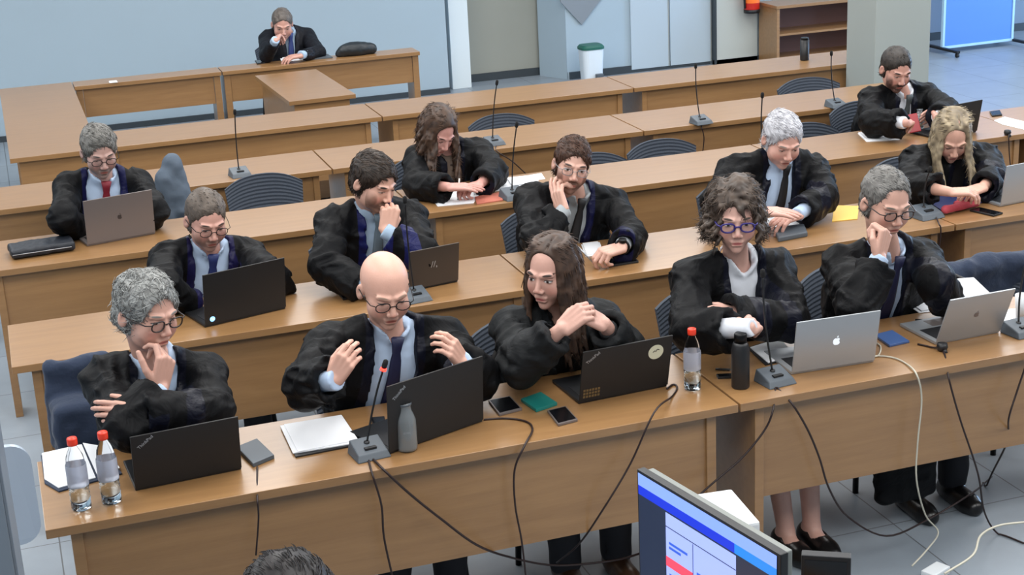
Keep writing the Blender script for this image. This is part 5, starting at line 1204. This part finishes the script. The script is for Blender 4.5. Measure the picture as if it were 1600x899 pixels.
for x_, y_ in ((-1.2, -.2), (-1.2, .25), (.45, .25), (.45, -.2)): box('leg', (x_-.02, y_-.02, 0), (x_+.02, y_+.02, .7195), M['blackmetal'], ck)
# charger brick and white chair, cabinet
pc = onz(1462, 893, .02); cb = empty('power_adaptor', (pc.x, pc.y, 0), .4, 'small white power adaptor on the floor at the bottom right', 'adaptor'); box('casing', (-.05, -.03, .001), (.05, .03, .032), M['white'], cb, bevel=.006)
wc = empty('white_chair', (-.30, 4.33, 0), .1, 'white plastic chair with rounded back at the left edge', 'chair')
def rrect(w, h, r, n=8): return [(sx*(w-r)+r*math.cos(a), sz*(h-r)+r*math.sin(a)) for sx, sz, a0 in ((1, 1, 0), (-1, 1, PI/2), (-1, -1, PI), (1, -1, 1.5*PI)) for a in [a0+PI/2*k/n for k in range(n+1)]]
bm = bmesh.new(); R_ = rrect(.235, .155, .06); a = [bm.verts.new((x, -.01*abs(x)/.2, .93+z)) for x, z in R_]; b = [bm.verts.new((x, .02-.01*abs(x)/.2, .93+z)) for x, z in R_]; bm.faces.new(a); bm.faces.new(b[::-1])
for i in range(len(R_)): bm.faces.new((a[i], a[(i+1) % len(R_)], b[(i+1) % len(R_)], b[i]))
M['wplastic'] = plain('translucent_white_plastic', srgb(172, 184, 198), .25); fin(bm, 'backrest', M['wplastic'], wc)
box('seat', (-.22, -.44, .44), (.22, -.01, .47), M['wplastic'], wc, bevel=.012)
for s in (-1, 1):
    tube('leg', [V(s*.19, -.40, .44), V(s*.21, -.43, 0)], .012, M['steel'], wc); tube('leg', [V(s*.19, -.03, .44), V(s*.21, .03, 0)], .012, M['steel'], wc); tube('back_support', [V(s*.14, -.02, .45), V(s*.14, .03, .85)], .009, M['steel'], wc)
cbn = empty('metal_cabinet', (-.35, 3.3, 0), 0, 'grey upright cabinet cut off by the left edge before the white chair', 'cabinet'); box('carcass', (-.3, 0, 0), (.238, .4, 1.9), plain('cabinet_grey', srgb(108, 120, 132), .5), cbn, bevel=.006); box('door', (-.29, -.012, .05), (.23, -.001, 1.88), plain('cabinet_door', srgb(108, 120, 132), .45), cbn)

# ------------------------------------------------------------------ against the far wall
bn = empty('pedal_bin', (5.40, 13.86, 0), 0, 'white pedal bin with a green lid against the far wall', 'bin')
bm = bmesh.new(); n = 24; pr = [(.80, 0), (.86, .02), (1, .35), (0, .35)]
def sq(a, r): c, s = math.cos(a), math.sin(a); return (math.copysign(abs(c)**.5, c)*r, math.copysign(abs(s)**.5, s)*r*.85)
rings = [[bm.verts.new((*sq(2*PI*k/n, .112*r_), z_)) for k in range(n)] for r_, z_ in ((.80, .004), (.84, .02), (1, .33))]
for a, b in zip(rings, rings[1:]):
    for k in range(n): bm.faces.new((a[k], a[(k+1) % n], b[(k+1) % n], b[k]))
bm.faces.new(rings[0][::-1]); bm.faces.new(rings[-1]); fin(bm, 'bin_body', plain('bin_white', srgb(214, 224, 232), .4), bn, smooth=False)
bm = bmesh.new(); rings = [[bm.verts.new((*sq(2*PI*k/n, .112*r_), z_)) for k in range(n)] for r_, z_ in ((1.06, .331), (1.06, .352), (.9, .372))]
for a, b in zip(rings, rings[1:]):
    for k in range(n): bm.faces.new((a[k], a[(k+1) % n], b[(k+1) % n], b[k]))
bm.faces.new(rings[0][::-1]); bm.faces.new(rings[-1]); fin(bm, 'lid', plain('bin_green', srgb(30, 92, 80), .45), bn)
box('pedal', (.005, -.13, .01), (.075, -.085, .10), M['grey'], bn, bevel=.006)
bc = empty('bookcase', (7.28, 13.66, 0), 0, 'low open bookcase with two empty shelves beside the column', 'bookcase')
for x_ in (0, 1.16): box('side_panel', (x_, 0, 0), (x_+.03, .38, .56), M['pine'], bc)
box('top_panel', (-.01, -.01, .561), (1.2, .39, .59), M['pine'], bc); box('shelf', (.032, .01, .29), (1.158, .37, .31), M['pine'], bc); box('shelf', (.032, .01, .04), (1.158, .37, .06), M['pine'], bc); box('back_panel', (.03, .372, .03), (1.16, .38, .56), plain('back_board', srgb(112, 84, 80), .6), bc, bevel=0)
fe = empty('fire_extinguisher', (7.17, 13.98, .50), 0, 'red fire extinguisher hung on the far wall above the bookcase end', 'extinguisher')
lathe('cylinder', [(0, 0), (.06, 0), (.075, .02), (.078, .05), (.078, .42), (.05, .48), (.02, .5), (0, .5)], plain('extinguisher_red', srgb(196, 36, 24), .35), fe); lathe('base_ring', [(.06, -.005), (.08, 0), (.08, .035), (.076, .035)], M['black'], fe)
lathe('label_band', [(.0785, .10), (.0785, .2)], plain('orange_label', srgb(255, 120, 40), .5), fe); tube('hose', catmull([V(0, -.03, .52), V(-.08, -.04, .45), (-.095, -.03, .2), (-.085, -.02, .05)], 6), .011, M['black'], fe); box('handle', (-.015, -.09, .5), (.015, .03, .53), M['black'], fe)
box('wall_bracket', (-.03, .078, .2), (.03, .118, .4), M['steel'], fe)
w_ = empty('whiteboard', (9.38, 13.36, 0), .03, 'mobile board with blue light painted in, on castors at the right of the far wall', 'board')
box('panel', (-.40, 0, .075), (.40, .02, 1.85), plain('board_face_blue_lit', srgb(92, 140, 214), .4), w_); fr = plain('board_frame', srgb(176, 214, 240), .4)  # blue light falling on the board is put into its face colour
for n_, lo_, hi_ in (('frame', (-.425, -.008, .05), (-.40, .028, 1.88)), ('frame', (.40, -.008, .05), (.425, .028, 1.88)), ('frame', (-.40, -.008, .05), (.40, .028, .075)), ('frame', (-.40, -.008, 1.85), (.40, .028, 1.88))): box(n_, lo_, hi_, fr, w_)
for s in (-1, 1):
    box('foot', (s*.43-.02, -.28, .045), (s*.43+.02, .30, .07), M['black'], w_)
    for yy in (-.26, .27): c_ = tube('castor', [V(s*.43-.012, yy, .024), V(s*.43+.012, yy, .024)], .022, M['black'], w_, 14)
struct('wall_shaded_strip', (8.62, 14.05, 0), (9.02, 14.099, 2.1), plain('strip_shade_grey', srgb(84, 88, 96), .7))  # dark slab added in place of a shaded strip of wall
# ------------------------------------------------------------------ light
def area(name, loc, size, power, col, rot=(0, 0, 0), sy=None):
    l = bpy.data.lights.new(name, 'AREA'); l.energy = power; l.color = col; l.size = size
    if sy: l.shape = 'RECTANGLE'; l.size_y = sy
    o = bpy.data.objects.new(name, l); COL.objects.link(o); o.location = loc; o.rotation_euler = rot; return o
for x in (-1.6, 1.7, 5.0, 8.3):
    for y in (2.2, 5.2, 8.2, 11.4):
        area('ceiling_lamp', (x, y, 3.36), 2.2, 66, (1, .985, .96), sy=1.8)
area('window_light', (13.5, 11.0, 1.9), 4.5, 420, (.45, .68, 1), (0, math.radians(80), 0), sy=2.4)
w = bpy.data.worlds.new('world'); SC.world = w; w.use_nodes = True
w.node_tree.nodes['Background'].inputs[0].default_value = (.62, .72, .85, 1); w.node_tree.nodes['Background'].inputs[1].default_value = .28
SC.view_settings.view_transform = 'Standard'; SC.view_settings.look = 'None'; SC.view_settings.gamma = 1
SC.view_settings.exposure = .22
SC.view_settings.use_curve_mapping = False
